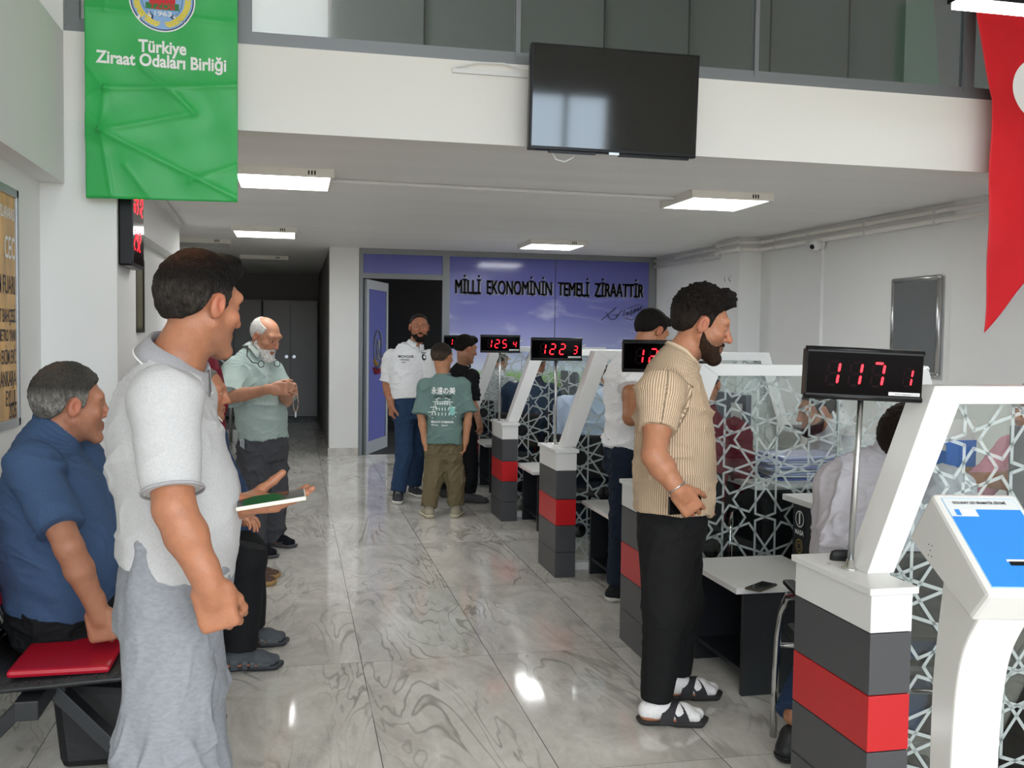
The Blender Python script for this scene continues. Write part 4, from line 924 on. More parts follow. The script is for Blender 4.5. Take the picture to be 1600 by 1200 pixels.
        return surfnet(F, los, h, smooth)
def surfnet(F, lo, h, smooth=1):
    neg = F < 0
    for ax in range(3):
        idx = [slice(None)]*3; idx[ax] = 0; neg[tuple(idx)] = False; idx[ax] = -1; neg[tuple(idx)] = False
    s = np.zeros(tuple(n-1 for n in F.shape), np.int8)
    for i in (0,1):
        for j in (0,1):
            for k in (0,1): s += neg[i:F.shape[0]-1+i, j:F.shape[1]-1+j, k:F.shape[2]-1+k]
    act = np.argwhere((s > 0) & (s < 8)); ids = np.full(s.shape, -1, np.int32); ids[tuple(act.T)] = np.arange(len(act))
    i, j, k = act.T; cv = {}
    for a in (0,1):
        for b in (0,1):
            for c in (0,1): cv[a,b,c] = np.where(neg[i+a,j+b,k+c], np.minimum(F[i+a,j+b,k+c],-1e-6), np.maximum(F[i+a,j+b,k+c],1e-6)).astype(float)
    acc = np.zeros((len(act),3)); cnt = np.zeros(len(act))
    for p in cv:
        for ax in range(3):
            if p[ax]: continue
            q = list(p); q[ax] = 1; q = tuple(q); va, vb = cv[p], cv[q]; m = (va < 0) != (vb < 0)
            t = np.where(m, va/(va-vb+1e-30), 0)
            for d in range(3): acc[:,d] += np.where(m, p[d]+(t if d == ax else 0), 0)
            cnt += m
    V = lo+h*(act+acc/cnt[:,None]); Q = []
    for ax in range(3):
        b, c = (ax+1)%3, (ax+2)%3
        s0 = [slice(None)]*3; s1 = [slice(None)]*3; s0[ax] = slice(0,-1); s1[ax] = slice(1,None)
        A, B = neg[tuple(s0)], neg[tuple(s1)]; e = np.argwhere(A != B)
        e = e[(e[:,b] > 0) & (e[:,c] > 0) & (e[:,b] < F.shape[b]-1) & (e[:,c] < F.shape[c]-1)]
        inside = A[tuple(e.T)]
        def at(db, dc):
            x = e.copy(); x[:,b] += db; x[:,c] += dc; return ids[tuple(x.T)]
        q = np.stack([at(-1,-1), at(0,-1), at(0,0), at(-1,0)], 1); q[~inside] = q[~inside][:,::-1]; Q.append(q)
    Q = np.concatenate(Q); Q = Q[(Q >= 0).all(1)]
    for _ in range(smooth):
        S = np.zeros_like(V); n = np.zeros(len(V))
        for a in range(4):
            u, v = Q[:,a], Q[:,(a+1)%4]
            for d in range(3): S[:,d] += np.bincount(u, V[v,d], len(V))+np.bincount(v, V[u,d], len(V))
            n += np.bincount(u, minlength=len(V))+np.bincount(v, minlength=len(V))
        V = V*.5+.5*S/np.maximum(n,1)[:,None]
    return V, Q
def normals(V, Q):
    fn_ = np.cross(V[Q[:,2]]-V[Q[:,0]], V[Q[:,3]]-V[Q[:,1]]); N = np.zeros_like(V)
    for a in range(4):
        for d in range(3): N[:,d] += np.bincount(Q[:,a], fn_[:,d], len(V))
    return N/np.maximum(np.linalg.norm(N,axis=1),1e-12)[:,None]
def hsh(i, j, k):
    n = (i*374761393+j*668265263+k*2147483647*0+k*1274126177) & 0xffffffff; n = ((n ^ (n >> 13))*1274126177) & 0xffffffff
    return ((n ^ (n >> 16)) & 0xffff)/65535.*2-1
def vnoise(P):
    I = np.floor(P).astype(np.int64); f = P-I; f = f*f*(3-2*f); r = 0.
    for a in (0,1):
        for b in (0,1):
            for c in (0,1):
                wgt = (f[:,0] if a else 1-f[:,0])*(f[:,1] if b else 1-f[:,1])*(f[:,2] if c else 1-f[:,2])
                r = r+wgt*hsh(I[:,0]+a, I[:,1]+b, I[:,2]+c)
    return r
def wrinkle(V, Q, specs, seed=0., ref=None, keep=None):
    N = normals(V, Q); d = np.zeros(len(V))
    P = V if ref is None else (V-ref[0])@ref[1].T
    for amp, fx, fy, fz in specs:
        a_ = .55*math.sin(seed*3.7+fx); Pr = np.stack([P[:,0], P[:,1], P[:,2]+a_*P[:,0]+.3*math.cos(seed*5.1)*P[:,1]], 1)
        n = vnoise(Pr*np.array([fx,fy,fz])+seed+vnoise(P*np.array([fx,fy,fz])*.45+seed*2+7)[:,None]*.8)
        g_ = .35+.65*smooth01(vnoise(P*5.+seed*1.3), -.25, .35)
        d += 2.3*amp*g_*(np.clip(1-np.abs(n)*2.6,0,1)**1.3*1.3-.35)
    if keep is not None: d = d*smooth01(np.linalg.norm(V-keep,axis=1), .07, .19)
    return V+N*d[:,None]
def put_mesh(name, V, Q, m, base, parent=None, col=None, attrs=None):
    me = bpy.data.meshes.new(name); V = V-base
    me.vertices.add(len(V)); me.vertices.foreach_set('co', V.astype(np.float32).ravel())
    me.loops.add(len(Q)*4); me.loops.foreach_set('vertex_index', Q.astype(np.int32).ravel())
    me.polygons.add(len(Q)); me.polygons.foreach_set('loop_start', np.arange(0,len(Q)*4,4,dtype=np.int32)); me.polygons.foreach_set('use_smooth', np.ones(len(Q),bool))
    me.update(calc_edges=True); me.materials.append(m)
    if col is not None:
        a = me.attributes.new('Col','FLOAT_COLOR','POINT'); a.data.foreach_set('color', np.concatenate([col, np.ones((len(V),1))],1).astype(np.float32).ravel())
    for k, v in (attrs or {}).items():
        a = me.attributes.new(k,'FLOAT','POINT'); a.data.foreach_set('value', v.astype(np.float32))
    o = bpy.data.objects.new(name, me); COL.objects.link(o)
    if parent: o.parent = parent
    return o
def head_frame(yaw, pitch=0., roll=0.):
    f, r = rot_z(yaw); u = np.array([0,0,1.]); p = math.radians(pitch)
    f, u = f*math.cos(p)-u*math.sin(p), u*math.cos(p)+f*math.sin(p)
    q = math.radians(roll); r, u = r*math.cos(q)-u*math.sin(q), u*math.cos(q)+r*math.sin(q)
    return np.stack([r, f, u])        # rows: right, forward, up
def smooth01(x, a, b): t = np.clip((x-a)/(b-a), 0, 1); return t*t*(3-2*t)
def add_head(F, H, M, s, nose=1., neck=None, rn=.058):
    T = lambda *p: H+s*(np.array(p)@M)
    E = lambda c, r, k=.02, op=1, R=None: F.ell(T(*c), s*np.array(r), M if R is None else R@M, k*s, op)
    C = lambda a, b, r0, r1, k=.015, op=1: F.cone(T(*a), T(*b), s*r0, s*r1, k*s, op)
    if neck is not None: F.cone(neck, T(0,-.02,-.055), rn, .054*s, .035)
    E((0,-.017,.030),(.077,.098,.086)); E((0,.026,-.040),(.061,.064,.076),.03)
    for sg in (-1,1):
        C((sg*.055,-.002,-.045),(sg*.018,.070,-.104),.020,.018,.02)
        E((sg*.045,.060,-.022),(.022,.018,.018),.025)
        E((sg*.083,-.010,-.004),(.011,.020,.033),.008, R=np.array([[1,0,0],[0,.97,-.24],[0,.24,.97]]))
    E((0,.078,-.106),(.024,.018,.017),.02)
    C((-.042,.074,.030),(.042,.074,.030),.014,.014,.025); C((0,.080,.030),(0,.086,.020),.013,.010,.015)
    C((0,.086,.018),(0,.086+.024*nose,-.030),.0085,.012,.012)
    for sg in (-1,1):
        E((sg*.013,.094,-.034),(.009,.012,.009),.008)
        E((sg*.031,.090,.007),(.019,.012,.012),.014,-1)
        E((sg*.0315,.073,.006),(.0150,.0135,.0120),.006)
        E((sg*.094,-.006,0),(.010,.011,.019),.006,-1)
    C((-.019,.083,-.064),(0,.091,-.062),.006,.0075,.008); C((.019,.083,-.064),(0,.091,-.062),.006,.0075,.008)
    C((-.016,.083,-.074),(0,.089,-.076),.006,.0085,.008); C((.016,.083,-.074),(0,.089,-.076),.006,.0085,.008)
    C((-.022,.092,-.0690),(.022,.092,-.0690),.0022,.0022,.004,-1)
def add_hand(F, W, d, n, side, s=1., curl=(.5,.55,.6,.65), thumb=.5, spread=.02):
    """W wrist, d fingers' direction, n palm normal, side +1 right / -1 left"""
    d = nrm(d); n = V3(n); n = nrm(n-d*(n@d)); t = np.cross(d, n)*side
    P = lambda a, b, c: V3(W)+s*(d*a+t*b+n*c)
    M = np.stack([t, d, n])
    F.cone(P(-.03,0,0), P(.03,.0,0), .027*s, .024*s, .02); F.box(P(.052,0,.001), s*np.array([.040,.048,.0145]), M, .0125*s, .014)
    F.ell(P(.035,.026,.008), s*np.array([.018,.030,.016]), M, .012)
    L = (.074,.082,.075,.058); B = (.094,.098,.094,.086)
    for i in range(4):
        p = P(B[i]-.012, .031-.0212*i, 0); dd = nrm(d+t*(spread*(1.5-i))); nn = n
        for q,(fr,rr) in enumerate(((.47,.0098),(.30,.0088),(.23,.0080))):
            a = curl[i]*(.75,1.15,.8)[q]; dd, nn = dd*math.cos(a)+nn*math.sin(a), nn*math.cos(a)-dd*math.sin(a)
            e = p+dd*L[i]*s*fr*(1.12 if q == 0 else 1); F.cone(p, e, rr*s*.96, rr*s*.9, .0032); p = e
    p = P(.020,.030,.006); th_ = min(thumb,1.); dd = nrm(d*(.62+.28*th_)+t*(.72-.50*th_)+n*(.22+.26*th_))
    for q,(l_,rr) in enumerate(((.042,.0125),(.034,.0108),(.027,.0095))):
        if q: a = thumb*(.5 if q == 1 else .7); dd = nrm(dd*math.cos(a)+(d*.55+n*.8-t*.35)*math.sin(a))
        e = p+dd*l_*s; F.cone(p, e, rr*s, rr*s*.93, .008); p = e
def add_foot(F, A, d, s=1., grow=0., k=.015):
    d = nrm([d[0],d[1],0]); t = np.array([-d[1],d[0],0]); z = lambda a, h: np.array([A[0],A[1],0])+d*a*s+np.array([0,0,h*s])
    F.cone(z(-.035,.040), z(.02,.050), .034*s+grow, .034*s+grow, k); F.cone(z(-.02,.045), z(.105,.036), .034*s+grow, .033*s+grow, k)
    F.cone(z(.08,.034)+t*.014*s, z(.165,.024)+t*.012*s, .028*s+grow, .020*s+grow, k); F.cone(z(.08,.034)-t*.016*s, z(.150,.022)-t*.020*s, .028*s+grow, .018*s+grow, k)
SKIN = mat('skin', '#b98062', .48, attr='Col', var=(38,.09), bump=(170,.0011), sss=.06)
HAIR = mat('hair', '#222222', .6, attr='Col', var=((260,260,90),.45), bump=((260,260,90),.006), spec=.12)
WHITE_EYE = mat('eye_white', '#e8e2dc', .2); IRIS = mat('dark_iris', '#1d1009', .15)
def fabric(name, rgb, scale=420, amount=.10, rough=.85, b=.0006): return mat(name, rgb, rough, var=(scale*.35,amount), bump=(scale,b), spec=.2)
def person(label, sp):
    """sp: joints in metres, clothing and hair; returns the person (one continuous body mesh with clothing and hair as children)"""
    h = sp.get('h', .006); yaw = sp['yaw']; fw, rt = rot_z(yaw); R = sp['rings']; seed = sp.get('seed', 1.3)
    hs = sp.get('hs', 1.03); H = V3(sp['head']); M = head_frame(sp.get('hyaw', yaw), sp.get('pitch', 5), sp.get('roll', 0))
    rt = V3(sp['right']) if 'right' in sp else rt
    base = np.array([np.mean([sp['legs'][0][2][0], sp['legs'][1][2][0]]), np.mean([sp['legs'][0][2][1], sp['legs'][1][2][1]]), 0.])
    arms = sp['arms']; legs = sp['legs']; aw = sp.get('aw', 1.); lw = sp.get('lw', 1.); neck = V3(R[-1][0]); sk = lin(sp.get('skin', '#b87f60'))
    F = Field(); F.loft([(r[0], r[1], r[2]) for r in R], rt, .02, -.020)
    add_head(F, H, M, hs, sp.get('nose',1.), neck, sp.get('rn',.060))
    for sd, a in ((1,arms[0]),(-1,arms[1])):
        S, E, W = V3(a[0]), V3(a[1]), V3(a[2])
        F.cone(S, S+(E-S)*.5, .056*aw, .049*aw, .03); F.cone(S+(E-S)*.5, E, .049*aw, .041*aw, .02); F.ell(S, (.058*aw,)*3, None, .03)
        F.cone(E, E+(W-E)*.35, .041*aw, .043*aw, .015); F.cone(E+(W-E)*.35, W, .043*aw, .027*aw**.5, .012)
        add_hand(F, W, a[3], a[4], sd, sp.get('hand',1.)*a[6] if len(a) > 6 else sp.get('hand',1.), *(a[5] if len(a) > 5 else ()))
    for L in legs:
        Hp, K, A_ = V3(L[0]), V3(L[1]), V3(L[2])
        F.cone(Hp, K, .080*lw, .052*lw, .03); F.cone(K, K+(A_-K)*.35, .050*lw, .054*lw, .02); F.cone(K+(A_-K)*.35, A_, .054*lw, .036, .015)
        add_foot(F, A_-np.array([0,0,0]), L[3], sp.get('foot',1.)*.97)
    V, Q = F.mesh(h)
    # skin colour in the head's own coordinates
    q = (V-H)@M.T/hs; col = np.tile(np.array(sk), (len(V),1)); inh = np.linalg.norm(q,axis=1) < .17
    def tint(mask, c, amt): 
        m = (mask*amt*inh)[:,None]; col[:] = col*(1-m)+np.array(lin(c))*m
    g = lambda c, r: np.exp(-(((q-np.array(c))/np.array(r))**2).sum(1))
    tint(g((0,.10,-.030),(.022,.03,.02)), '#b5654c', .5)
    for sg in (-1,1): tint(g((sg*.085,-.01,0),(.015,.03,.04)), '#b4614a', .6); tint(g((sg*.045,.07,-.02),(.025,.03,.025)), '#b96a50', .35)
    tint(g((0,.092,-.069),(.024,.02,.010)), '#94503f', .8)
    if sp.get('stubble'): tint(smooth01(-q[:,2],.035,.06)*smooth01(q[:,1],-.02,.02), sp.get('stubble_c','#5b4a42'), sp['stubble'])
    if sp.get('scalp'): tint(smooth01(q[:,2]-.25*np.abs(q[:,1]-.02),.01,.05), sp['scalp'], .6)
    socks = sp.get('socks')
    body = put_mesh('person', V, Q, SKIN, base, None, col); body.location = base
    tag(body, label, sp.get('cat','person'))
    def part(name, V, Q, m, col=None, attrs=None, parent=None): return put_mesh(name, V, Q, m, base, parent or body, col, attrs)
    # ---- hair
    hr_ = sp.get('hair')
    if hr_:
        Fh = Field(); t = hr_.get('t', .010); T = lambda *p: H+hs*(np.array(p)@M)
        Fh.ell(T(0,-.017,.030+hr_.get('up',0)), hs*(np.array([.077,.098,.086])+t+np.array([0,0,hr_.get('top',0)])), M, .01)
        if hr_.get('front'): Fh.ell(T(0,.055,.088+hr_['front']*.4), hs*np.array([.058,.042,.028+hr_['front']]), M, .02)
        V, Q = Fh.mesh(min(h, .005), 0); q = (V-H)@M.T/hs
        ang = q[:,1]
        prof = hr_.get('line', ((-.13,-.060),(-.075,-.062),(-.045,-.035),(-.025,.012),(-.008,.018),(.004,-.018),(.022,-.022),(.034,.030),(.060,.062),(.12,.080)))
        lim = np.interp(ang, [p[0] for p in prof], [p[1] for p in prof])
        # above the hairline the shell stands proud, below it sinks under the skin
        n_ = normals(V, Q); k = smooth01(q[:,2]-lim, -.010, hr_.get('soft',.024))
        if hr_.get('bald'):
            b = hr_['bald']; k = k*(1-smooth01(-np.linalg.norm((q-np.array(b[0]))/np.array(b[1]),axis=1), -1.05, -.85))
        d = -(t+.012)*hs*(1-k)
        am = hr_.get('curl', .0015); kc = k*(.25+.75*smooth01(q[:,2], .0, .06)) if am > .003 else k; d += kc*am*vnoise(q*hr_.get('freq',90)+seed)+kc*am*.5*vnoise(q*hr_.get('freq',90)*2.1+seed)
        if 'fade' in hr_: d -= k*hr_['fade']*smooth01(-q[:,2], -.075, -.02)
        V = V+n_*d[:,None]; c0 = np.array(lin(hr_['c'])); col = np.tile(c0,(len(V),1))
        if hr_.get('side'): m = smooth01(-q[:,2], -.060, -.015)[:,None]*(.55+.45*vnoise(q*np.array([160,160,60]))[:,None]); col = col*(1-m)+np.array(lin(hr_['side']))*m
        for (cc, rr, cl, amt) in hr_.get('thin', ()):
            m = (np.exp(-(((q-np.array(cc))/np.array(rr))**2).sum(1))*amt)[:,None]*(.7+.3*vnoise(q*np.array([170,60,170]))[:,None]); col = col*(1-m)+np.array(lin(cl))*m
        keep = k > .02; fk = keep[Q].any(1); part('hair', V, Q[fk], HAIR, col)
    # ---- beard, moustache, brows, eyes
    bd = sp.get('beard'); T = lambda *p: H+hs*(np.array(p)@M)
    if bd:
        Fb = Field(); t = bd.get('t', .006)
        Fb.ell(T(0,.026,-.042), hs*(np.array([.061,.064,.076])+t), M, .01)
        for sg in (-1,1): Fb.cone(T(sg*.056,-.002,-.045), T(sg*.018,.070,-.104-bd.get('len',0)), hs*(.020+t), hs*(.019+t), .02)
        Fb.ell(T(0,.078,-.106-bd.get('len',0)), hs*(np.array([.026,.019,.018])+t), M, .02)
        V, Q = Fb.mesh(min(h,.005), 1); q = (V-H)@M.T/hs
        lim = np.interp(q[:,1], [-.02,.0,.02,.045,.065,.075,.1], [-.005,-.005,-.036,-.052,-.054,-.050,-.048]); k = smooth01(lim-q[:,2], -.004, .022)*smooth01(q[:,1], -.016, .002)
        k = k*(1-np.exp(-(((q-np.array([0,.095,-.070]))/np.array([.022,.03,.0085]))**2).sum(1)))
        d = -(t+.014)*hs*(1-k)+k*.0014*vnoise(q*150+seed); V = V+normals(V,Q)*d[:,None]; fk = (k > .02)[Q].any(1)
        part('beard', V, Q[fk], HAIR, np.tile(np.array(lin(bd['c'])),(len(V),1))*(1+.25*vnoise(q*120))[:,None])
    if sp.get('moustache'):
        Fm = Field()
        for sg in (-1,1): Fm.cone(T(0,.093,-.053), T(sg*.026,.080,-.060), hs*.008, hs*.005, .006)
        V, Q = Fm.mesh(min(h,.004), 1); part('moustache', V, Q, HAIR, np.tile(np.array(lin(sp['moustache'])),(len(V),1)))
    if sp.get('face', True):
        Fm = Field()
        for sg in (-1,1): Fm.cone(T(sg*.014,.0875,.0255), T(sg*.034,.084,.031), hs*.0045, hs*.0045, .004); Fm.cone(T(sg*.034,.084,.031), T(sg*.050,.072,.026), hs*.0045, hs*.003, .004)
        V, Q = Fm.mesh(min(h,.0035), 1); part('eyebrows', V, Q, HAIR, np.tile(np.array(lin(sp.get('brow','#1c1512'))),(len(V),1)))
        for sg in (-1,1):
            mb = MB().sphere((0,0,0), (.0118*hs,.0125*hs,.0046*hs), 14, 8); mb.v = [tuple(T(sg*.0315,.0755,.0045)-base+np.array(v)@M) for v in mb.v]; e_ = mb.build('eye', WHITE_EYE, body, smooth=True)
            mb = MB().sphere((0,0,0), (.0056*hs,.0040*hs,.0048*hs), 10, 8); mb.v = [tuple(T(sg*.0315,.0850,.0045)-base+np.array(v)@M) for v in mb.v]; mb.build('iris', IRIS, e_, smooth=True)
    # ---- trousers
    tr = sp['trousers']; ti = tr.get('top', 2.2)
    def on_spine(t): i = int(min(math.floor(t), len(R)-2)); f_ = t-i; a, b = V3(R[i][0]), V3(R[i+1][0]); return a+(b-a)*f_, nrm(b-a)
    Fp = Field(); e = tr.get('ease', .004); nt_ = int(math.ceil(ti))+1
    Fp.loft([(r[0], r[1]+(e if i <= sp['shirt'].get('hem',.6) else -.008), r[2]+(e if i <= sp['shirt'].get('hem',.6) else -.008)) for i, r in enumerate(R[:nt_+1])], rt, .02)
    for L in legs:
        Hp, K, A_ = V3(L[0]), V3(L[1]), V3(L[2]); r_ = tr.get('r', (.094,.078,.068)); end = A_+(A_-K)*tr.get('drop', .0)
        if tr.get('end') is not None: end = K+(A_-K)*tr['end']
        Fp.cone(Hp, K, r_[0], r_[1], .04); Fp.flat(K, end, r_[1], r_[2], .03)
    p, n = on_spine(ti); Fp.cut(p, n)
    V, Q = Fp.mesh(max(h,.005), 1); V = wrinkle(V, Q, tr.get('w', ((.0035,10,10,16),(.002,26,26,30))), seed)
    part('trousers', V, Q, tr['m'])
    # ---- shirt
    sh = sp['shirt']; hem = sh.get('hem', .6); e = sh.get('ease', .004)
    Fs = Field(); lo_ = sh.get('loose', .0)
    RR = []
    for i, r in enumerate(R): g_ = e+lo_*max(0, 1-i/4.); RR.append((r[0], r[1]+g_, r[2]+g_))
    i0 = int(math.floor(hem)); RR = RR[max(i0-1,0):]
    Fs.loft(RR, rt, .02)
    for a in arms:
        S, E, W = V3(a[0]), V3(a[1]), V3(a[2]); fr = sh.get('sleeve', .75); r_ = sh.get('sr', (.070,.066))
        Fs.ell(S, (r_[0]*.98,)*3, None, .04)
        if fr <= 1: Fs.flat(S, S+(E-S)*fr, r_[0]*aw, r_[1]*aw, .035)
        else: Fs.cone(S, E, r_[0]*aw, r_[1]*.92*aw, .035); Fs.flat(E, E+(W-E)*(fr-1), r_[1]*.92*aw, r_[1]*.72*aw, .015)
    p, n = on_spine(hem); Fs.cut(p, -n if 'hemn' not in sh else -V3(sh['hemn']))
    nk = neck+(H-neck)*sh.get('neckcut', .02); ax3 = nrm(nrm(H-neck)+np.array([0,0,.6])-fw*.0+fw*(-.35)*0+fw*sh.get('ntilt',.45)); Fs.cut(nk, ax3)
    V, Q = Fs.mesh(max(h,.0045), 1)
    V = wrinkle(V, Q, sh.get('w', ((.0045,7,7,15),(.002,20,20,34))), seed+3.1, None, neck)
    at = {}
    if sh.get('ribs'):     # distance around the body or the sleeve, for the knitted ribs
        c_ = V3(R[len(R)//2][0]); u = np.arctan2((V-c_)@fw, (V-c_)@rt)*.165
        best = None
        for s_, a in ((1,arms[0]),(-1,arms[1])):
            S, E = V3(a[0]), V3(a[1]); d_ = nrm(E-S); w_ = V-S; al = w_@d_; ra = w_-al[:,None]*d_; x_ = nrm(np.cross(d_, rt)); y_ = np.cross(d_, x_)
            ua = np.arctan2(ra@x_, ra@y_)*.075; m = (np.linalg.norm(ra,axis=1) < .12) & (al > -.055) & (((V-c_)@rt)*s_ > .145); u = np.where(m, ua, u)
        at['rib'] = u
    shirt = part('shirt', V, Q, sh['m'], None, at)
    cm = sh.get('cm', sh['m'])
    neckdir = nrm(T(0,-.02,-.06)-neck); rn = sp.get('rn',.060)
    if sh.get('collar') == 'polo':
        fwd = nrm(fw-neckdir*(fw@neckdir)); rgt = np.cross(fwd, neckdir); mb = MB(); n = 40; gap = .22; hh = sh.get('ch', .042)
        for i in range(n+1):
            th = gap+(2*PI-2*gap)*i/n; cf = math.cos(th); dr_ = fwd*cf+rgt*math.sin(th); o_ = neck-neckdir*.012-neckdir*.028*max(cf,0)-fwd*0; tip = .014*smooth01(np.array(cf),.5,.97)
            for rr, zz in ((rn+.006,0.),(rn+.008,hh),(rn+.014,hh+.004),(rn+.034+tip*.6,-.002-tip),(rn+.030+tip*.6,-.006-tip),(rn+.015,hh-.006)): mb.v.append(tuple(o_+dr_*rr+neckdir*zz-base))
        k6 = 6
        mb.f = [(i*k6+a, i*k6+(a+1)%k6, (i+1)*k6+(a+1)%k6, (i+1)*k6+a) for i in range(n) for a in range(k6)]+[tuple(range(k6))[::-1], tuple(n*k6+a for a in range(k6))]
        co_ = mb.build('collar', cm, body, smooth=True)
        if sh.get('piping'):
            mp_ = MB().tube([mb.v[i*k6+3] for i in range(n+1)], .0022, 6); mp_.build('collar_piping', sh['piping'], co_, smooth=True)
    elif sh.get('collar') == 'band':
        fwd = nrm(fw-neckdir*(fw@neckdir)); rgt = np.cross(fwd, neckdir); mb = MB(); n = 36; pts = []
        for i in range(n):
            th = 2*PI*i/n; cf = math.cos(th); pts.append(tuple(neck+(H-neck)*.02-neckdir*(.006+.022*max(cf,0))+(fwd*cf+rgt*math.sin(th))*(rn+.010+.010*max(cf,0))-base))
        mb.tube(pts, sh.get('br', .009), 8, closed=True, flat=1.).build('neckband', cm, body, smooth=True)
    # ---- cuffs of the sleeves
    if sh.get('cuff'):
        for a in arms:
            S, E = V3(a[0]), V3(a[1]); fr = sh.get('sleeve',.75); d_ = nrm(E-S); c_ = S+(E-S)*fr; x_ = nrm(np.cross(d_, [0,0,1.] if abs(d_[2]) < .9 else [0,1.,0])); y_ = np.cross(d_, x_); rr = sh.get('sr',(.070,.066))[1]*aw+.0015
            MB().tube([tuple(c_-d_*.004+(x_*math.cos(q_)+y_*math.sin(q_))*rr-base) for q_ in [2*PI*i/28 for i in range(28)]], .0035, 6, closed=True).build('sleeve_cuff', cm, body, smooth=True)
    # ---- shoes
    so = sp.get('shoe')
    for L in (legs if so else ()):
        A_, d_ = V3(L[2]), nrm([L[3][0],L[3][1],0]); fs = sp.get('foot',1.); lift = V3([0,0,L[4] if len(L) > 4 else 0])
        if so['kind'] in ('sneaker','shoe'):
            Fo = Field(); add_foot(Fo, A_, d_, fs*1.04, .005); Fo.cone(A_*np.array([1,1,0])+np.array([0,0,.05]), A_*np.array([1,1,0])+np.array([0,0,.105 if so['kind']=='sneaker' else .085])-d_*.008, .046*fs, .043*fs, .02)
            Fo.cut((0,0,.022), (0,0,-1)); V, Q = Fo.mesh(h, 1); s_ = part('shoe', V+lift, Q, so['m'])
            Fo = Field(); add_foot(Fo, A_, d_, fs*1.05, .011); Fo.cut((0,0,.030),(0,0,1)); Fo.cut((0,0,.001),(0,0,-1)); V, Q = Fo.mesh(h, 1); part('sole', V+lift, Q, so['sole'], parent=s_)
            if so['kind'] == 'sneaker':
                mb = MB(); t_ = np.array([-d_[1],d_[0],0])
                for q_ in range(4):
                    c_ = np.array([A_[0],A_[1],0])+d_*(.045+.022*q_)*fs+np.array([0,0,(.098-.013*q_)*fs]); mb.tube([tuple(c_-t_*.022-np.array([0,0,.006])-base+lift), tuple(c_+np.array([0,0,.004])-base+lift), tuple(c_+t_*.022-np.array([0,0,.006])-base+lift)], .0032, 6)
                mb.build('laces', so.get('lace', so['sole']), s_, smooth=True)
        else:                           # sandal or slide over a sock
            if socks:
                Fo = Field(); add_foot(Fo, A_, d_, fs, .003); Fo.cone(A_*np.array([1,1,0])+np.array([0,0,.05]), A_*np.array([1,1,0])+np.array([0,0,so.get('sockh',.115)]), .040*fs, .040*fs, .02); V, Q = Fo.mesh(h, 1); part('sock', V+np.array([0,0,.014])+lift, Q, socks)
            Fo = Field(); add_foot(Fo, A_, d_, fs*1.06, .012); Fo.cut((0,0,.024),(0,0,1)); Fo.cut((0,0,.001),(0,0,-1)); V, Q = Fo.mesh(h, 1); s_ = part('sole', V+lift, Q, so['sole'])
            t_ = np.array([-d_[1],d_[0],0]); bs = np.array([A_[0],A_[1],0])
            def arc(a0, a1, wd, top):      # strap over the foot from one side of the sole to the other
                mb = MB(); n = 14; rows = []
                for i in range(n+1):
                    q_ = PI*i/n; al = a0+(a1-a0)*i/n; c_ = bs+d_*al*fs+t_*math.cos(q_)*.050*fs+np.array([0,0,.016+math.sin(q_)**.8*top*fs])
                    rows.append([c_-d_*wd/2, c_+d_*wd/2, c_+d_*wd/2+np.array([0,0,.004]), c_-d_*wd/2+np.array([0,0,.004])])
                for r_ in rows: mb.v += [tuple(p_-base+lift) for p_ in r_]
                mb.f = [(i*4+k,i*4+(k+1)%4,(i+1)*4+(k+1)%4,(i+1)*4+k) for i in range(n) for k in range(4)]
                mb.build('strap', so['m'], s_, smooth=False)
            for st_ in so['straps']: arc(*st_)
    return body, shirt, base
def print_on(shirt, base, parts, org, ux, uy, body, lift=.004):
    """lay flat lettering onto the cloth by casting it along the normal"""
    me = shirt.data; bv = BVHTree.FromPolygons([tuple(v.co) for v in me.vertices], [tuple(p.vertices) for p in me.polygons])
    ux, uy = Vector(ux).normalized(), Vector(uy).normalized(); n = ux.cross(uy); o = Vector(org)-Vector(base)
    for name, m, vs, fs in parts:
        mb = MB(); ok = []
        for v in vs:
            p = o+ux*v[0]+uy*v[1]; hit = bv.ray_cast(p+n*.3, -n)
            mb.v.append(tuple((hit[0]+n*lift) if hit[0] else p))
        mb.f = list(fs); mb.build(name, m, shirt)

# ---------------------------------------------------------------- the people
UP = (0,0,1); DN_ = (0,0,-1)
RELAX = ((.35,.42,.5,.55),.35); FIST = ((1.25,1.3,1.3,1.3),.9); GRIP = ((.75,.8,.85,.9),.6)
def side(yaw, s): return tuple(rot_z(yaw)[1]*s)
def fwd(yaw, dz=0.): f = rot_z(yaw)[0]; return (f[0], f[1], dz)
skin_boy = '#b5805f'
sole_w = mat('white_sole','#d9d5cc',.6); sole_k = mat('black_sole','#19191a',.6); sole_g = mat('grey_sole','#6e6a64',.6)
leather_k = mat('black_leather','#1a1b1d',.45)
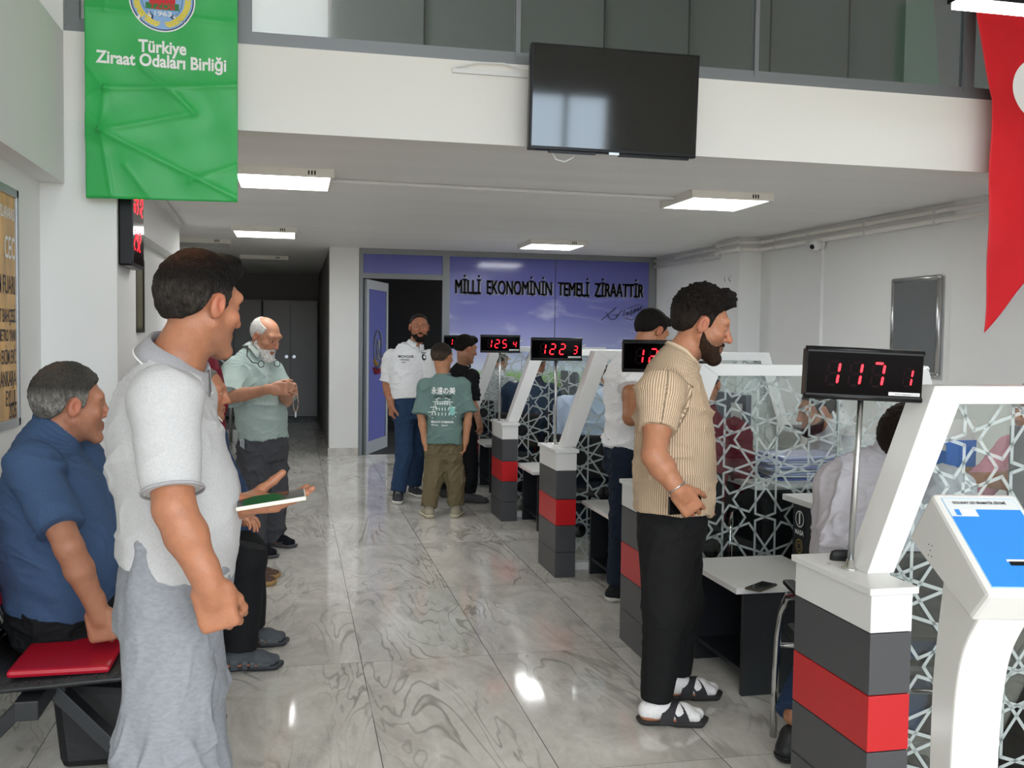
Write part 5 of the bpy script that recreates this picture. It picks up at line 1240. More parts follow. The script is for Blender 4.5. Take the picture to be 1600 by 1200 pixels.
# standing man in the pale grey polo, foreground left
y_ = 90
P1, P1s, P1b = person('man in pale grey polo shirt standing in the left foreground looking away, phone in hand', dict(h=.0038, yaw=y_, hyaw=50, pitch=8, seed=1.7, head=(-0.214,2.41,1.568), hs=.95, rn=.064,
    rings=[((-0.277,2.388,0.83),.155,.120),((-0.274,2.392,0.914),.165,.122),((-0.267,2.394,1.004),.165,.128),((-0.261,2.397,1.09),.168,.136),((-0.281,2.406,1.18),.172,.131),((-0.297,2.414,1.269),.182,.124),((-0.297,2.417,1.344),.175,.108),((-0.284,2.417,1.394),.130,.082),((-0.268,2.416,1.439),.066,.066)],
    arms=[((-0.27,2.207,1.358),(-0.241,2.108,1.14),(-0.172,2.095,0.984),(.25,.12,-1),(0,1,.1),FIST,1.05),((-0.269,2.575,1.339),(-0.26,2.601,1.063),(-0.131,2.369,1.098),(1,-.05,.06),(0,-.12,1),((.22,.2,.2,.25),.35),1.05)], aw=1.02,
    legs=[((-0.27,2.307,0.879),(-0.281,2.271,0.504),(-0.291,2.274,0.097),fwd(85)),((-0.279,2.471,0.835),(-0.248,2.465,0.43),(-0.259,2.469,0.035),fwd(80))], lw=1.05,
    skin='#9f694c', stubble=.25, stubble_c='#6b5448', moustache='#2a2522', brow='#191513',
    hair=dict(c='#0c0a08', t=.011, top=.010, front=.018, side='#36312d', thin=(((0,-.055,.11),(.045,.05,.05),'#6a412c',.75),((0,.02,.125),(.03,.03,.03),'#8a7263',.5)), curl=.0022),
    shirt=dict(m=fabric('pale_grey_melange','#b2b2b3',600,.07), collar='polo', cm=fabric('grey_collar_knit','#98979a',500,.05), piping=white_lac, hem=1.45, hemn=(.22,0,1), ease=.005, loose=.006, sleeve=.86, sr=(.072,.060), cuff=1, w=((.0042,5,5,8),(.0014,12,12,18))),
    trousers=dict(m=mat('light_grey_checked_wool','#83868c',.85,var=((70,70,140),.10),bump=(500,.0004),spec=.2), top=2.3, r=(.100,.100,.102), drop=.0, w=((.008,7,7,4),(.003,18,18,12))),
    shoe=dict(kind='shoe', m=leather_k, sole=sole_k)))
phone('phone', (-0.051,2.321,1.114), (.14,.10,-PI/2+.03), 'phone in white case held by the man in the pale grey polo', mat('ivory_case','#dcd6c6',.4), scr, L=.158, W=.076, T=.010)
tag(MB().box(.001,.003,-.05,.05,-.0015,.0015).build('pocket_welt', mat('welt_shadow','#7d8088',.8), P1)) if False else None
# seated man in the blue polo
y_ = 84
person('seated man in blue polo shirt on the waiting bench, fist on the red pad', dict(h=.0042, yaw=y_, hyaw=66, pitch=2, seed=4.2, head=(-0.758,3.664,1.249), hs=1.10, rn=.068,
    rings=[((-0.816,3.668,0.418),.17,.14),((-0.807,3.67,0.503),.19,.165),((-0.796,3.664,0.634),.20,.185),((-0.792,3.657,0.738),.205,.190),((-0.81,3.657,0.862),.205,.178),((-0.832,3.667,0.974),.20,.155),((-0.841,3.674,1.069),.185,.12),((-0.819,3.672,1.141),.13,.088),((-0.784,3.667,1.186),.07,.07)],
    arms=[((-0.831,3.446,1.063),(-0.69,3.28,0.826),(-0.62,3.346,0.607),(.16,.10,-1),(.1,1,0),FIST,1.12),((-0.775,3.842,1.025),(-0.661,3.866,0.78),(-0.595,3.731,0.61),(.5,-.3,-.6),(-.2,-.8,-.4),RELAX)], aw=1.06,
    legs=[((-0.792,3.675,0.471),(-0.419,3.573,0.489),(-0.569,3.673,0.17),(.85,.2,0),.05),((-0.81,3.863,0.449),(-0.413,3.796,0.477),(-0.442,3.808,0.147),(.9,.3,0))], lw=1.15,
    skin='#a57056', stubble=.2, hair=dict(c='#3b3936', t=.013, top=.008, side='#8f8b85', thin=(((0,-.06,.105),(.05,.045,.05),'#7a6453',.6),((0,.06,.10),(.06,.04,.04),'#77736d',.6)), curl=.003),
    shirt=dict(m=fabric('denim_blue_pique','#3d5373',500,.09), collar='polo', hem=1.30, ease=.006, loose=.006, sleeve=.78, sr=(.080,.068), cuff=1, w=((.005,5,5,8),(.0018,12,12,18))),
    trousers=dict(m=fabric('black_cotton','#17181a'), top=2.0, r=(.105,.09,.08)), shoe=dict(kind='shoe', m=leather_k, sole=sole_k)))
# seated man further along the bench, white shirt and black trousers
y_ = 97
person('seated man in white shirt, black trousers and grey sandals, mostly hidden by the standing man', dict(h=.0055, yaw=y_, hyaw=95, pitch=4, seed=2.2, head=(-0.408,4.744,1.227), hs=1.02,
    rings=[((-0.565,4.69,0.433),.16,.12),((-0.554,4.692,0.53),.175,.13),((-0.537,4.693,0.639),.17,.13),((-0.515,4.693,0.742),.17,.13),((-0.495,4.694,0.859),.175,.13),((-0.478,4.695,0.942),.18,.12),((-0.464,4.695,1.006),.165,.10),((-0.444,4.693,1.065),.12,.08),((-0.421,4.69,1.11),.062,.062)],
    arms=[((-0.462,4.509,1.003),(-0.432,4.421,0.798),(-0.286,4.436,0.722),(.9,.1,-.3),(0,0,-1),RELAX),((-0.466,4.899,0.973),(-0.449,4.965,0.727),(-0.292,4.845,0.665),(.9,.1,-.3),(0,0,-1),RELAX)],
    legs=[((-0.517,4.581,0.534),(-0.209,4.47,0.507),(-0.248,4.48,0.108),(1,.02,0)),((-0.528,4.808,0.504),(-0.22,4.779,0.469),(-0.221,4.803,0.105),(1,.15,0))],
    skin='#b5795a', stubble=.4, brow='#26201c', hair=dict(c='#77726b', t=.006, side='#a6a29b', line=((-.13,-.060),(-.06,-.06),(-.03,.0),(.0,-.01),(.02,.02),(.05,.085),(.12,.12))),
    shirt=dict(m=fabric('white_cotton_shirt','#dfdfdd'), collar='polo', hem=1.2, sleeve=.8), trousers=dict(m=fabric('black_cotton','#17181a'), top=2.0, r=(.100,.090,.090), drop=-.0, w=((.004,8,8,8),)),
    socks=fabric('grey_sock','#4d5156'), shoe=dict(kind='sandal', m=mat('dark_grey_leather','#2e3338',.5), sole=mat('dark_rubber','#2b2e33',.6), straps=((-.02,-.01,.03,.075),(.035,.035,.022,.062),(.065,.07,.022,.052),(.095,.10,.022,.044),(.13,.125,.035,.034)))))
# standing person in maroon, hidden behind the foreground man
y_ = 96
person('man in maroon top and jeans standing behind the foreground man, mostly hidden', dict(h=.007, yaw=y_, pitch=5, seed=5.1, head=(-0.5,6.118,1.654), hs=.98,
    rings=[((-0.494,6.024,0.782),.15,.105),((-0.501,6.03,0.873),.165,.115),((-0.524,6.041,0.997),.155,.115),((-0.509,6.042,1.092),.155,.118),((-0.539,6.054,1.205),.165,.12),((-0.562,6.064,1.3),.175,.115),((-0.577,6.071,1.383),.165,.10),((-0.573,6.073,1.439),.12,.08),((-0.566,6.074,1.492),.06,.06)],
    arms=[((-0.57,5.894,1.36),(-0.592,5.857,1.123),(-0.556,5.839,0.923),(.2,0,-1),(0,1,0),RELAX),((-0.556,6.25,1.352),(-0.538,6.254,1.097),(-0.522,6.189,0.887),(.2,0,-1),(0,-1,0),RELAX)],
    legs=[((-0.485,5.922,0.839),(-0.313,5.918,0.479),(-0.302,5.998,0.072),(1,0,0)),((-0.487,6.126,0.816),(-0.293,6.117,0.444),(-0.279,6.147,0.064),(1,.1,0))],
    hair=dict(c='#1d1815',t=.012), shirt=dict(m=fabric('maroon_knit','#6d1226'), collar='band', hem=1.2, sleeve=1.7), trousers=dict(m=fabric('blue_denim','#2b3d5a'), r=(.088,.072,.072)),
    shoe=dict(kind='shoe', m=mat('brown_leather','#4a3022',.5), sole=mat('tan_sole','#9a7a4a',.6))))
# old man with white beard
y_ = 134
P5, P5s, P5b = person('bald man with white beard in sage polo looking down at his hands', dict(h=.0055, yaw=y_, hyaw=128, pitch=24, seed=6.3, head=(-0.195,7.017,1.489), hs=1.10,
    rings=[((-0.206,6.979,0.645),.165,.125),((-0.206,6.983,0.734),.18,.135),((-0.215,6.991,0.858),.175,.15),((-0.228,7,0.982),.178,.158),((-0.246,7.01,1.106),.182,.15),((-0.268,7.019,1.204),.19,.132),((-0.29,7.028,1.283),.178,.11),((-0.286,7.03,1.336),.125,.085),((-0.264,7.027,1.386),.066,.066)],
    arms=[((-0.398,6.968,1.249),(-0.423,6.761,1.082),(-0.145,6.538,1.15),(.95,-.30,.03),(.35,.85,-.2),GRIP,1.1),((-0.158,7.12,1.245),(-0.06,7.017,1.043),(-0.057,6.662,1.147),(.65,-.75,.0),(-.75,-.5,-.2),GRIP,1.1)], aw=1.05,
    legs=[((-0.264,6.912,0.703),(-0.271,6.878,0.386),(-0.277,6.822,0.045),(.82,-.55,0)),((-0.151,7.051,0.699),(-0.138,7.074,0.378),(-0.161,7.125,0.05),(.85,-.5,0))],
    skin='#b07c60', brow='#6d645c', scalp='#b98060', hair=dict(c='#c9c6c0', t=.006, line=((-.13,-.055),(-.06,-.055),(-.03,.0),(.0,.0),(.03,.02),(.05,.2),(.12,.2)), bald=((0,.02,.10),(.075,.10,.06))), beard=dict(c='#d6d3cd', t=.012, len=.012), moustache='#cfccc6',
    shirt=dict(m=fabric('sage_pique','#9aa9a3',420,.05), collar='polo', cm=fabric('sage_collar','#b5beb8'), hem=1.35, ease=.006, loose=.01, sleeve=1.0, sr=(.078,.086), cuff=1, w=((.006,5,5,9),(.0025,14,14,18))),
    trousers=dict(m=fabric('charcoal_cotton','#46464a'), r=(.110,.098,.092), w=((.005,8,8,7),(.003,20,20,20))), socks=fabric('black_sock','#15161c'),
    shoe=dict(kind='sandal', m=mat('charcoal_strap','#3a3b3f',.6), sole=mat('charcoal_sole','#47474a',.6), straps=((.035,.03,.05,.068),(.115,.10,.04,.046)))))
mb = MB()
for (a,b,c) in (((385,548),(384,575),(408,572)),):
    pass
gl = empty('eyeglasses', (-0.232,6.831,1.29), label='dark cord with eyeglasses hanging on the sage polo', cat='glasses')
g0 = V3((-0.232,6.831,1.29)); L_ = lambda px, py, D: None
mb = MB().tube([tuple(V3(p)-g0) for p in ((-0.312,6.937,1.426),(-0.313,6.867,1.357),(-0.277,6.827,1.315),(-0.235,6.812,1.307))], .004, 6); mb.build('cord', black_plastic, gl, smooth=True)
c_ = V3((-0.218,6.792,1.304))-g0; c2 = V3((-0.113,6.785,1.309))-g0
for q in (c_, c2): MB().tube([tuple(q+np.array([.019*math.cos(t), -.004, .022*math.sin(t)])) for t in [2*PI*i/16 for i in range(16)]], .003, 6, closed=True).build('rim', black_plastic, gl, smooth=True)
bd_ = V3((0.009,6.523,1.117)); pb = empty('prayer_beads', tuple(bd_), label='small string of prayer beads hanging from the bearded man\'s hands', cat='beads')
MB().tube([tuple(np.array([.016*math.sin(t), 0, -.055+.06*math.cos(t)])) for t in [2*PI*i/20 for i in range(20)]], .004, 6, closed=True).build('bead_loop', mat('amber_beads','#a58a78',.3), pb, smooth=True)
MB().cyl((0,0,-.115),(0,0,-.15),.005,8).build('tassel', white_lac, pb)
ky = empty('keys', (-0.349,6.833,0.796), label='bunch of keys clipped on the dark trousers of the bearded man', cat='keys')
for k in range(3): MB().box(-.006+k*.01,.0+k*.01,-.012,-.008,-.05-k*.008,0).build('key', steel, ky)
# man in white polo by the door
y_ = 168
P6, P6s, P6b = person('dark-bearded man in white polo and jeans facing the camera by the open door', dict(h=.006, yaw=y_, hyaw=180, pitch=2, seed=7.7, head=(1.131,9.085,1.592), hs=1.05,
    rings=[((1.046,9.063,0.736),.15,.11),((1.046,9.068,0.837),.168,.12),((1.04,9.075,0.95),.162,.125),((1.034,9.081,1.045),.165,.13),((1.034,9.086,1.146),.175,.128),((1.039,9.088,1.229),.188,.12),((1.051,9.09,1.312),.180,.105),((1.068,9.089,1.378),.13,.082),((1.097,9.085,1.426),.064,.064)],
    arms=[((0.883,9.126,1.292),(0.844,9.144,1.053),(0.868,9.007,0.877),(.02,0,-1),(.9,.2,0),GRIP,1.08),((1.219,9.052,1.302),(1.266,9.03,1.054),(1.236,8.923,0.835),(-.1,0,-1),(-.9,.2,0),RELAX)], aw=1.05,
    legs=[((0.995,9.037,0.798),(0.99,8.959,0.433),(0.928,8.905,0.088),(-.12,-1,0)),((1.097,9.096,0.793),(1.123,9.134,0.435),(1.112,9.223,0.101),(.25,-.95,0))],
    skin='#a86f50', hair=dict(c='#2a221d', t=.004, line=((-.13,-.060),(-.06,-.06),(-.03,.0),(.0,.0),(.03,.04),(.06,.080),(.12,.095)), curl=.0006), beard=dict(c='#1d1613', t=.006), moustache='#1d1613', brow='#120d0b',
    shirt=dict(m=fabric('white_pique','#e9e9ea'), collar='polo', hem=1.85, ease=.008, loose=.005, sleeve=.86, sr=(.074,.072), cuff=1), trousers=dict(m=fabric('blue_denim_mid','#2b3f5c'), r=(.095,.078,.072), w=((.004,9,9,8),(.003,20,20,24))),
    shoe=dict(kind='sneaker', m=fabric('dark_grey_mesh','#3d4043'), sole=sole_w)))
f6, r6 = rot_z(168); ux6 = -r6
vs, fs = text_mesh('MONCLER', .030, .0008); p6 = V3((0.993,9,1.319))
vs2, fs2 = text_mesh('GRENOBLE', .016, .0004); vs3, fs3 = text_mesh('1952', .016, .0004)
print_on(P6s, P6b, [('chest_lettering', black_text, vs, fs), ('chest_small_lettering', black_text, [(v[0]-.015,v[1]-.03) for v in vs2], fs2), ('chest_small_lettering', black_text, [(v[0]-.03,v[1]-.052) for v in vs3], fs3),
    ('chest_badge', black_text, [(.165+.018*math.cos(t),-.005+.03*math.sin(t)) for t in [2*PI*i/14 for i in range(14)]], [tuple(range(14))]), ('chest_badge', black_text, [(.15,.03),(.185,.03),(.185,.038),(.15,.038)], [(0,1,2,3)])], p6, tuple(ux6), UP, None)
# boy in green T-shirt, seen from behind
y_ = 20
P7, P7s, P7b = person('boy in green T-shirt with white back print and khaki trousers, seen from behind', dict(h=.0055, yaw=y_, hyaw=42, pitch=4, seed=8.4, head=(1.216,8.182,1.333), hs=.99, cat='person',
    rings=[((1.228,8.139,0.488),.125,.10),((1.228,8.143,0.569),.145,.115),((1.228,8.15,0.704),.142,.112),((1.227,8.155,0.811),.142,.11),((1.227,8.16,0.919),.145,.11),((1.227,8.165,1.01),.152,.105),((1.227,8.168,1.091),.150,.092),((1.221,8.172,1.145),.10,.072),((1.221,8.174,1.188),.05,.05)],
    arms=[((1.377,8.155,1.087),(1.427,8.082,0.859),(1.402,8.077,0.628),(-.1,0,-1),(-.9,.1,0),RELAX,.85),((1.079,8.201,1.084),(1.037,8.148,0.85),(1.069,8.13,0.626),(.1,0,-1),(.9,.1,0),RELAX,.85)], aw=.80,
    legs=[((1.291,8.128,0.543),(1.319,8.08,0.316),(1.321,8.048,0.095),(.35,.93,0)),((1.165,8.156,0.541),(1.138,8.1,0.317),(1.096,8.057,0.088),(-.12,1,0))], lw=.9, rn=.050, foot=.9,
    skin=skin_boy, hair=dict(c='#2b241e', t=.009, side='#5b4a3d', line=((-.13,-.05),(-.06,-.05),(-.03,.0),(.0,-.01),(.03,.03),(.06,.06),(.12,.08))),
    shirt=dict(m=fabric('sage_green_cotton','#68807b',400,.04), collar='band', hem=1.30, ease=.010, loose=.016, sleeve=.98, sr=(.072,.096), cuff=0, w=((.005,6,6,8),(.002,14,14,16))),
    trousers=dict(m=fabric('khaki_cotton','#6b6047'), r=(.092,.078,.066), drop=.0, w=((.005,12,12,12),(.003,24,24,28))), shoe=dict(kind='sneaker', m=mat('sand_suede','#9b937f',.8), sole=mat('cream_sole','#cfc6ad',.6))))
f7, r7 = rot_z(20)
def grp(body, size, cx, cy, w=None, bold=0.):
    vs, fs = text_mesh(body, size, bold)
    if w and vs: xs = [v[0] for v in vs]; k = w/(max(xs)-min(xs)); vs = [(v[0]*k,v[1]) for v in vs]
    return [(v[0]+cx,v[1]+cy) for v in vs], fs
tq, tf = [], []
def quad(x0,y0,x1,y1,th=.006):
    d = Vector((x1-x0,y1-y0)).normalized()*th/2; n = (-d.y,d.x); k = len(tq)
    tq.extend([(x0+n[0],y0+n[1]),(x0-n[0],y0-n[1]),(x1-n[0],y1-n[1]),(x1+n[0],y1+n[1])]); tf.append((k,k+1,k+2,k+3))
for zz, w_ in ((.02,.085),(-.025,.105),(-.065,.120)):       # tiered roofs with upturned eaves, posts between
    quad(-w_,zz-.006,-w_*.6,zz); quad(-w_*.6,zz,w_*.6,zz,.010); quad(w_*.6,zz,w_,zz-.006); quad(-w_*.7,zz+.016,w_*.7,zz+.016,.008); quad(-w_*.5,zz+.028,w_*.5,zz+.028,.006)
    for q in range(7): quad(-w_*.7+q*w_*.233,zz-.006,-w_*.7+q*w_*.233,zz-.030,.007)
quad(-.11,-.105,.11,-.105,.01); quad(-.09,-.118,.09,-.118,.006)
ju, jf = grp('永遠の美', .062, 0, .105, .20, .001)
lines = [('back_print_large', white_text, ju, jf), ('back_print_title', black_text, *grp('JAPAN VIBES', .030, 0, .060, .15, .0008)), ('back_print_temple', mat('mint_white_print','#dfe9e3',.6), tq, tf),
    ('back_print_caption', white_text, *grp('BEAUTY ETERNAL', .022, 0, -.150, .19, .0006)), ('back_print_small', white_text, *grp('Kyoto    Japan', .016, -.02, -.175, .14, .0003)),
    ('back_print_block', mat('mint_print','#86c5bd',.6), [(.06,-.02),(.10,-.02),(.10,-.09),(.06,-.09)], [(0,1,2,3)])]
print_on(P7s, P7b, lines, (1.207,8.063,0.947), tuple(r7), UP, None)
# boy in black
y_ = 58
person('boy in black T-shirt and black trousers with black cap of hair at the far counter', dict(h=.006, yaw=y_, hyaw=72, pitch=12, seed=9.2, head=(1.53,8.834,1.398), hs=1.0,
    rings=[((1.506,8.849,0.545),.13,.10),((1.506,8.854,0.639),.148,.112),((1.505,8.86,0.768),.142,.11),((1.499,8.867,0.874),.142,.11),((1.493,8.874,0.991),.150,.11),((1.487,8.879,1.074),.155,.102),((1.487,8.882,1.15),.150,.09),((1.493,8.883,1.197),.10,.07),((1.51,8.882,1.25),.052,.052)],
    arms=[((1.562,8.702,1.152),(1.567,8.649,0.924),(1.598,8.553,0.782),(.25,-.1,-1),(-.6,.6,0),RELAX,.95),((1.42,9.02,1.138),(1.413,9.04,0.886),(1.429,8.976,0.7),(.1,0,-1),(.6,-.6,0),RELAX,.9)], aw=.85,
    legs=[((1.538,8.763,0.613),(1.558,8.726,0.354),(1.545,8.737,0.101),(.85,-.25,0)),((1.45,8.946,0.595),(1.415,9.013,0.319),(1.394,9.058,0.09),(.5,-.6,0))], lw=.92, rn=.05, foot=.95,
    skin='#a5765a', hair=dict(c='#15110f', t=.010, top=.006, front=.010, line=((-.13,-.05),(-.06,-.05),(-.03,.0),(.0,-.01),(.03,.03),(.06,.05),(.12,.07))),
    shirt=dict(m=fabric('black_jersey','#141416'), collar='band', hem=1.2, ease=.008, loose=.008, sleeve=.95, sr=(.070,.082)), trousers=dict(m=fabric('black_cotton','#17181a'), r=(.088,.075,.07)),
    shoe=dict(kind='sneaker', m=fabric('grey_mesh','#4a474a'), sole=mat('dark_sole','#3a3838',.6))))
# man in white T-shirt leaning at the counter
y_ = 74
person('man in white T-shirt and dark jeans leaning over the counter behind the beige T-shirt man', dict(h=.0055, yaw=y_, hyaw=70, pitch=30, seed=3.9, head=(2.035,5.416,1.549), hs=1.02,
    rings=[((1.881,5.381,0.742),.15,.11),((1.888,5.384,0.842),.168,.12),((1.895,5.388,0.954),.158,.12),((1.899,5.392,1.058),.158,.122),((1.895,5.398,1.161),.168,.126),((1.898,5.401,1.251),.182,.122),((1.912,5.402,1.329),.172,.105),((1.938,5.399,1.388),.122,.08),((1.967,5.395,1.433),.062,.062)],
    arms=[((1.859,5.217,1.295),(1.799,5.077,1.076),(1.939,4.925,1.129),(.9,0,.2),(0,1,0),RELAX),((2.029,5.58,1.312),(2.085,5.557,1.082),(2.197,5.379,1.095),(.9,0,0),(0,0,-1),RELAX)], aw=1.1,
    legs=[((1.841,5.301,0.816),(1.834,5.285,0.461),(1.817,5.293,0.102),(.95,-.1,0)),((1.943,5.482,0.792),(1.976,5.498,0.429),(1.972,5.534,0.074),(.95,.1,0))],
    skin='#a9714f', hair=dict(c='#14100e', t=.010, top=.006, front=.008), stubble=.5,
    shirt=dict(m=fabric('white_jersey','#ececee'), collar='band', hem=1.25, ease=.006, loose=.008, sleeve=.34, sr=(.080,.082), w=((.006,5,5,10),(.003,12,12,20))), trousers=dict(m=fabric('dark_denim','#1b2433'), r=(.092,.076,.066), w=((.005,9,9,12),(.003,20,20,26))),
    shoe=dict(kind='sneaker', m=fabric('black_mesh','#1d1e20'), sole=sole_w)))
# man in the beige ribbed T-shirt
rib = bpy.data.materials.new('beige_ribbed_knit'); rib.use_nodes = True; _N, _L, _b = tile_nodes(rib)
_a = _N.new('ShaderNodeAttribute'); _a.attribute_name = 'rib'
_m = _N.new('ShaderNodeMath'); _m.operation = 'MULTIPLY'; _m.inputs[1].default_value = 2*PI/.0085; _L.new(_a.outputs['Fac'], _m.inputs[0])
_s = _N.new('ShaderNodeMath'); _s.operation = 'SINE'; _L.new(_m.outputs[0], _s.inputs[0])
_r = _N.new('ShaderNodeMapRange'); _r.inputs[1].default_value = -1.; _L.new(_s.outputs[0], _r.inputs[0])
_c = _N.new('ShaderNodeValToRGB'); _c.color_ramp.elements[0].position = .12; _c.color_ramp.elements[0].color = (*lin('#a1876a'),1); _c.color_ramp.elements[1].position = .55; _c.color_ramp.elements[1].color = (*lin('#dcc3a8'),1)
_L.new(_r.outputs[0], _c.inputs[0]); _L.new(_c.outputs[0], _b.inputs['Base Color']); _b.inputs['Roughness'].default_value = .85; _b.inputs['Specular IOR Level'].default_value = .2
_u = _N.new('ShaderNodeBump'); _u.inputs['Distance'].default_value = .0015; _L.new(_r.outputs[0], _u.inputs['Height']); _L.new(_u.outputs[0], _b.inputs['Normal'])
y_ = 103
P10, P10s, P10b = person('young bearded man in beige ribbed T-shirt, black trousers and slides standing at the counter', dict(h=.0042, yaw=y_, hyaw=103, pitch=15, seed=2.9, head=(1.604,3.697,1.565), hs=1.10, nose=1.15, rn=.064,
    rings=[((1.486,3.681,0.667),.155,.125),((1.488,3.685,0.778),.172,.137),((1.493,3.69,0.899),.168,.146),((1.497,3.696,1.046),.175,.155),((1.492,3.704,1.182),.182,.148),((1.484,3.71,1.277),.192,.132),((1.486,3.713,1.35),.182,.108),((1.506,3.711,1.407),.130,.086),((1.531,3.708,1.451),.068,.068)],
    arms=[((1.369,3.522,1.303),(1.298,3.403,1.073),(1.379,3.359,0.95),(.62,.05,-.75),(.1,1,.2),GRIP,1.08),((1.6,3.88,1.3),(1.659,3.935,0.996),(1.625,3.873,0.84),(.3,-.1,-1),(-.1,-1,0),RELAX)], aw=1.14,
    legs=[((1.434,3.602,0.723),(1.415,3.552,0.445),(1.386,3.553,0.099),(.97,-.22,0)),((1.535,3.764,0.701),(1.561,3.765,0.432),(1.562,3.791,0.114),(.97,-.10,0))], lw=1.05,
    skin='#b07758', brow='#140f0c', stubble=.55, stubble_c='#4a382e', hair=dict(c='#17120f', t=.014, top=.022, front=.026, side='#2b231e', curl=.008, freq=85, fade=.005), beard=dict(c='#33241b', t=.0055, len=.004), moustache='#2a1c14',
    shirt=dict(m=rib, collar='band', br=.010, hem=1.28, ease=.006, loose=.010, sleeve=.62, sr=(.080,.066), ribs=1, w=((.006,5,5,9),(.002,12,12,18))),
    trousers=dict(m=fabric('black_twill','#19191a'), r=(.114,.090,.062), end=1.0, w=((.0035,7,7,5),(.002,18,18,14))), socks=fabric('white_sock','#e6e4e4'),
    shoe=dict(kind='slide', m=mat('black_webbing','#26262a',.75,bump=(300,.001)), sole=mat('black_foam','#2e2d2d',.7), sockh=.085, straps=((.02,.10,.050,.068),(.10,.03,.050,.072)))))
phone('phone', (1.429,3.422,0.884), (-.15,PI/2,-PI/2), 'black phone gripped in the hand of the beige T-shirt man', black_plastic, scr, L=.14, W=.068)
wb = V3((1.379,3.359,0.95)); dw = nrm(V3((1.379,3.359,0.95))-V3((1.298,3.403,1.073))); xw = nrm(np.cross(dw,[0,1,0])); yw = np.cross(dw,xw)
MB().tube([tuple(wb-dw*.012+(xw*math.cos(t)+yw*math.sin(t))*.036-P10b) for t in [2*PI*i/24 for i in range(24)]], .0042, 6, closed=True).build('bracelet', steel, P10, smooth=True)
# seated visitor at the nearest desk, back to the camera
def seated(label, hip, yaw, kw, knee=.42, hs=1., lean=.0, D=None):
    pass
y_ = 48
person('dark-haired visitor in pale lilac shirt seated with back turned at the nearest desk', dict(h=.0048, yaw=y_, hyaw=58, pitch=26, seed=5.5, head=(2.058,2.971,1.146), hs=1.06,
    rings=[((1.899,2.974,0.46),.17,.13),((1.907,2.976,0.548),.185,.145),((1.924,2.978,0.668),.185,.145),((1.944,2.988,0.765),.188,.142),((1.971,2.998,0.873),.198,.142),((1.991,2.998,0.958),.208,.135),((2.008,2.997,1.024),.195,.112),((2.017,2.987,1.076),.14,.088),((2.028,2.977,1.119),.064,.064)],
    arms=[((2.091,2.814,1.022),(2.187,2.805,0.84),(2.333,2.991,0.91),(.6,.8,0),(0,0,-1),RELAX),((1.909,3.161,0.983),(1.921,3.228,0.741),(2.146,3.384,0.75),(.8,.5,0),(0,0,-1),RELAX)], aw=1.08,
    legs=[((1.898,2.875,0.545),(2.158,3.01,0.491),(2.011,2.926,0.202),(.9,.3,0)),((1.9,3.077,0.485),(1.995,3.318,0.396),(1.754,3.156,0.159),(.85,.4,0))],
    skin='#a97455', hair=dict(c='#241b17', t=.018, top=.008, curl=.005, freq=55, line=((-.13,-.085),(-.06,-.085),(-.03,-.03),(.0,-.01),(.03,.03),(.06,.05),(.12,.08))),
    shirt=dict(m=fabric('pale_lilac_cotton','#c3c0c8',400,.03), collar='polo', hem=1.0, ease=.008, loose=.010, sleeve=1.75, sr=(.078,.070), w=((.006,6,6,9),(.0025,14,14,22))), trousers=dict(m=fabric('blue_denim','#2b4468'), top=2.0, r=(.10,.08,.07)),
    shoe=dict(kind='shoe', m=leather_k, sole=sole_k)))
def sitter(label, x, y, yaw, sp, zs=.50, hx=0., lean=.06, arm='desk', hz=0., scale=1.):
    """someone seated on a chair whose seat centre is (x, y); arms resting forward on a desk"""
    f, r = rot_z(yaw); P = lambda a, b, z: tuple(np.array([x,y,0])+f*a+r*b+np.array([0,0,z]))
    R_ = [(P(-.06,0,zs-.03),.16,.125),(P(-.06,0,zs+.06),.178,.135),(P(-.05+lean*.2,0,zs+.17),.168,.13),(P(-.04+lean*.5,0,zs+.26),.168,.13),(P(-.03+lean*.9,0,zs+.36),.176,.13),(P(-.03+lean*1.3,0,zs+.44),.186,.122),(P(-.03+lean*1.6,0,zs+.52),.175,.105),(P(-.02+lean*1.8,0,zs+.575),.125,.082),(P(.0+lean*2.0,0,zs+.62),.062,.062)]
    hd = P(.03+lean*2.4+hx,0,zs+.755+hz)
    A_ = []
    for s_ in (1,-1): A_.append((P(-.03+lean*1.5,s_*.20,zs+.50), P(.10+lean,s_*.25,zs+.24), P(.34,s_*.12,zs+.295), tuple(f*.9-r*s_*.3), (0,0,-1), RELAX))
    Lg = [(P(-.02,s_*.09,zs+.02), P(.40,s_*.11,zs+.0), P(.36,s_*.11,.085), tuple(f)) for s_ in (1,-1)]
    d = dict(h=.0065, yaw=yaw, head=hd, rings=R_, arms=A_, legs=Lg, shoe=dict(kind='shoe', m=leather_k, sole=sole_k), trousers=dict(m=fabric('dark_denim','#1b2433'), top=1.9, r=(.098,.08,.07))); d.update(sp)
    return person(label, d)
sitter('bearded clerk in white T-shirt seated behind the star-patterned glass', 3.12, 4.97, -82, dict(hyaw=-80, pitch=12, h=.0055, hs=1.04, seed=1.1, skin='#a9704f', beard=dict(c='#1b1411',t=.007), hair=dict(c='#1a1411',t=.007), brow='#120d0b',
    shirt=dict(m=fabric('white_jersey','#ececee'), collar='band', hem=1.0, sleeve=.6, sr=(.078,.08))), zs=.46, lean=.09, hz=-.10)
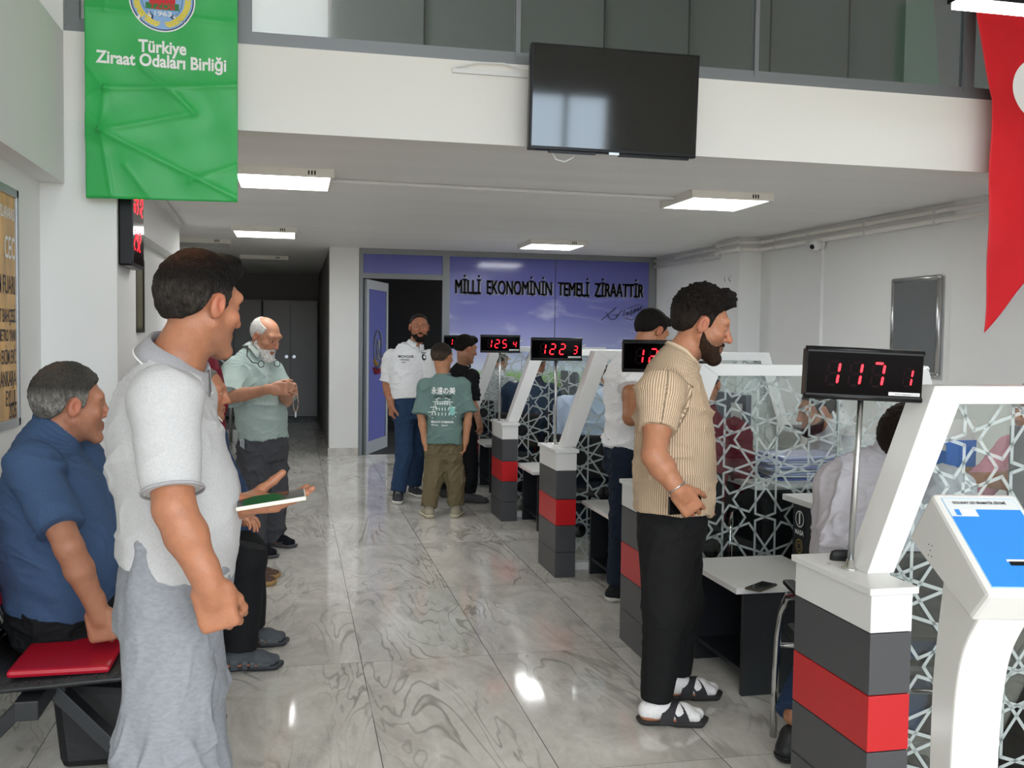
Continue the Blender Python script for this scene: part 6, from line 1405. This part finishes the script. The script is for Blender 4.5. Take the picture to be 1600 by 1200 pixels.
sitter('clerk in pink shirt seated behind the nearest glass partition', 3.25, 3.74, -90, dict(seed=1.9, arms=[((3.28,3.94,1.0),(3.08,4.0,.76),(2.85,3.9,.80),(-1,-.2,0),(0,0,-1),RELAX),((3.28,3.54,1.0),(3.02,3.50,.93),(2.78,3.58,.93),(-1,.2,-.05),(0,0,-1),RELAX)], skin='#9a6648', hair=dict(c='#1a1411',t=.012), shirt=dict(m=fabric('pink_cotton','#e9a3b8'), collar='polo', hem=1.0, sleeve=1.28, sr=(.078,.07))), zs=.50, lean=.0, hz=-.04)
sitter('visitor in light blue shirt seated with back turned behind the third partition', 2.06, 6.74, 27, dict(pitch=30, seed=2.4, hair=dict(c='#2a211b',t=.010), shirt=dict(m=mat('light_blue_satin','#aebfd6',.45,bump=(60,.002)), collar='polo', hem=.9, ease=.010, loose=.014, sleeve=1.7, sr=(.08,.072), w=((.007,6,6,9),(.003,15,15,22)))), zs=.50, lean=.14, hx=.05, hz=-.05)
sitter('visitor in dark blue jacket seated behind the glass right of display 125', 2.06, 8.65, 32, dict(pitch=20, seed=3.4, skin='#9d6a52', hair=dict(c='#6f6963',t=.008), shirt=dict(m=fabric('dark_blue_denim_jacket','#2c3b50'), collar='polo', hem=.9, ease=.010, sleeve=1.8, sr=(.08,.07))), zs=.50, lean=.10)
PW = mat('grey_white_plaid','#b9bbbd',.8,var=((60,60,60),.45),bump=(300,.0006))
pc, pcs, pcb = sitter('visitor in grey plaid shirt and white cap seated at the far desk', 2.06, 10.45, 40, dict(pitch=15, seed=4.4, hair=dict(c='#4a443e',t=.008), shirt=dict(m=PW, collar='polo', hem=.9, ease=.010, sleeve=1.7, sr=(.08,.07))), zs=.50, lean=.10)
f_, r_ = rot_z(40); hc = np.array([2.06,10.45,0])+f_*(.03+.24)+np.array([0,0,1.255])
Fc = Field(); Mh = head_frame(40,15); Fc.ell(hc+.035*Mh[2]-.015*Mh[1], (.088,.112,.092), Mh, .01); Fc.cut(hc+.045*Mh[2], -Mh[2]); Fc.ell(hc+.055*Mh[2]+.11*Mh[1], (.07,.075,.010), Mh, .01)
V, Q = Fc.mesh(.005); put_mesh('cap', V, Q, mat('white_cap_cloth','#cfcac0',.8), pcb, pc)
sitter('visitor in maroon shirt seated at the second desk, mostly hidden by the beige T-shirt man', 2.07, 4.85, 34, dict(pitch=25, seed=6.1, h=.0055, hair=dict(c='#241c17',t=.010), shirt=dict(m=fabric('maroon_cotton','#6a2530'), collar='polo', hem=.9, ease=.008, sleeve=1.5, sr=(.08,.072)), trousers=dict(m=fabric('black_cotton','#17181a'), top=1.9, r=(.1,.085,.075))), zs=.50, lean=.10)
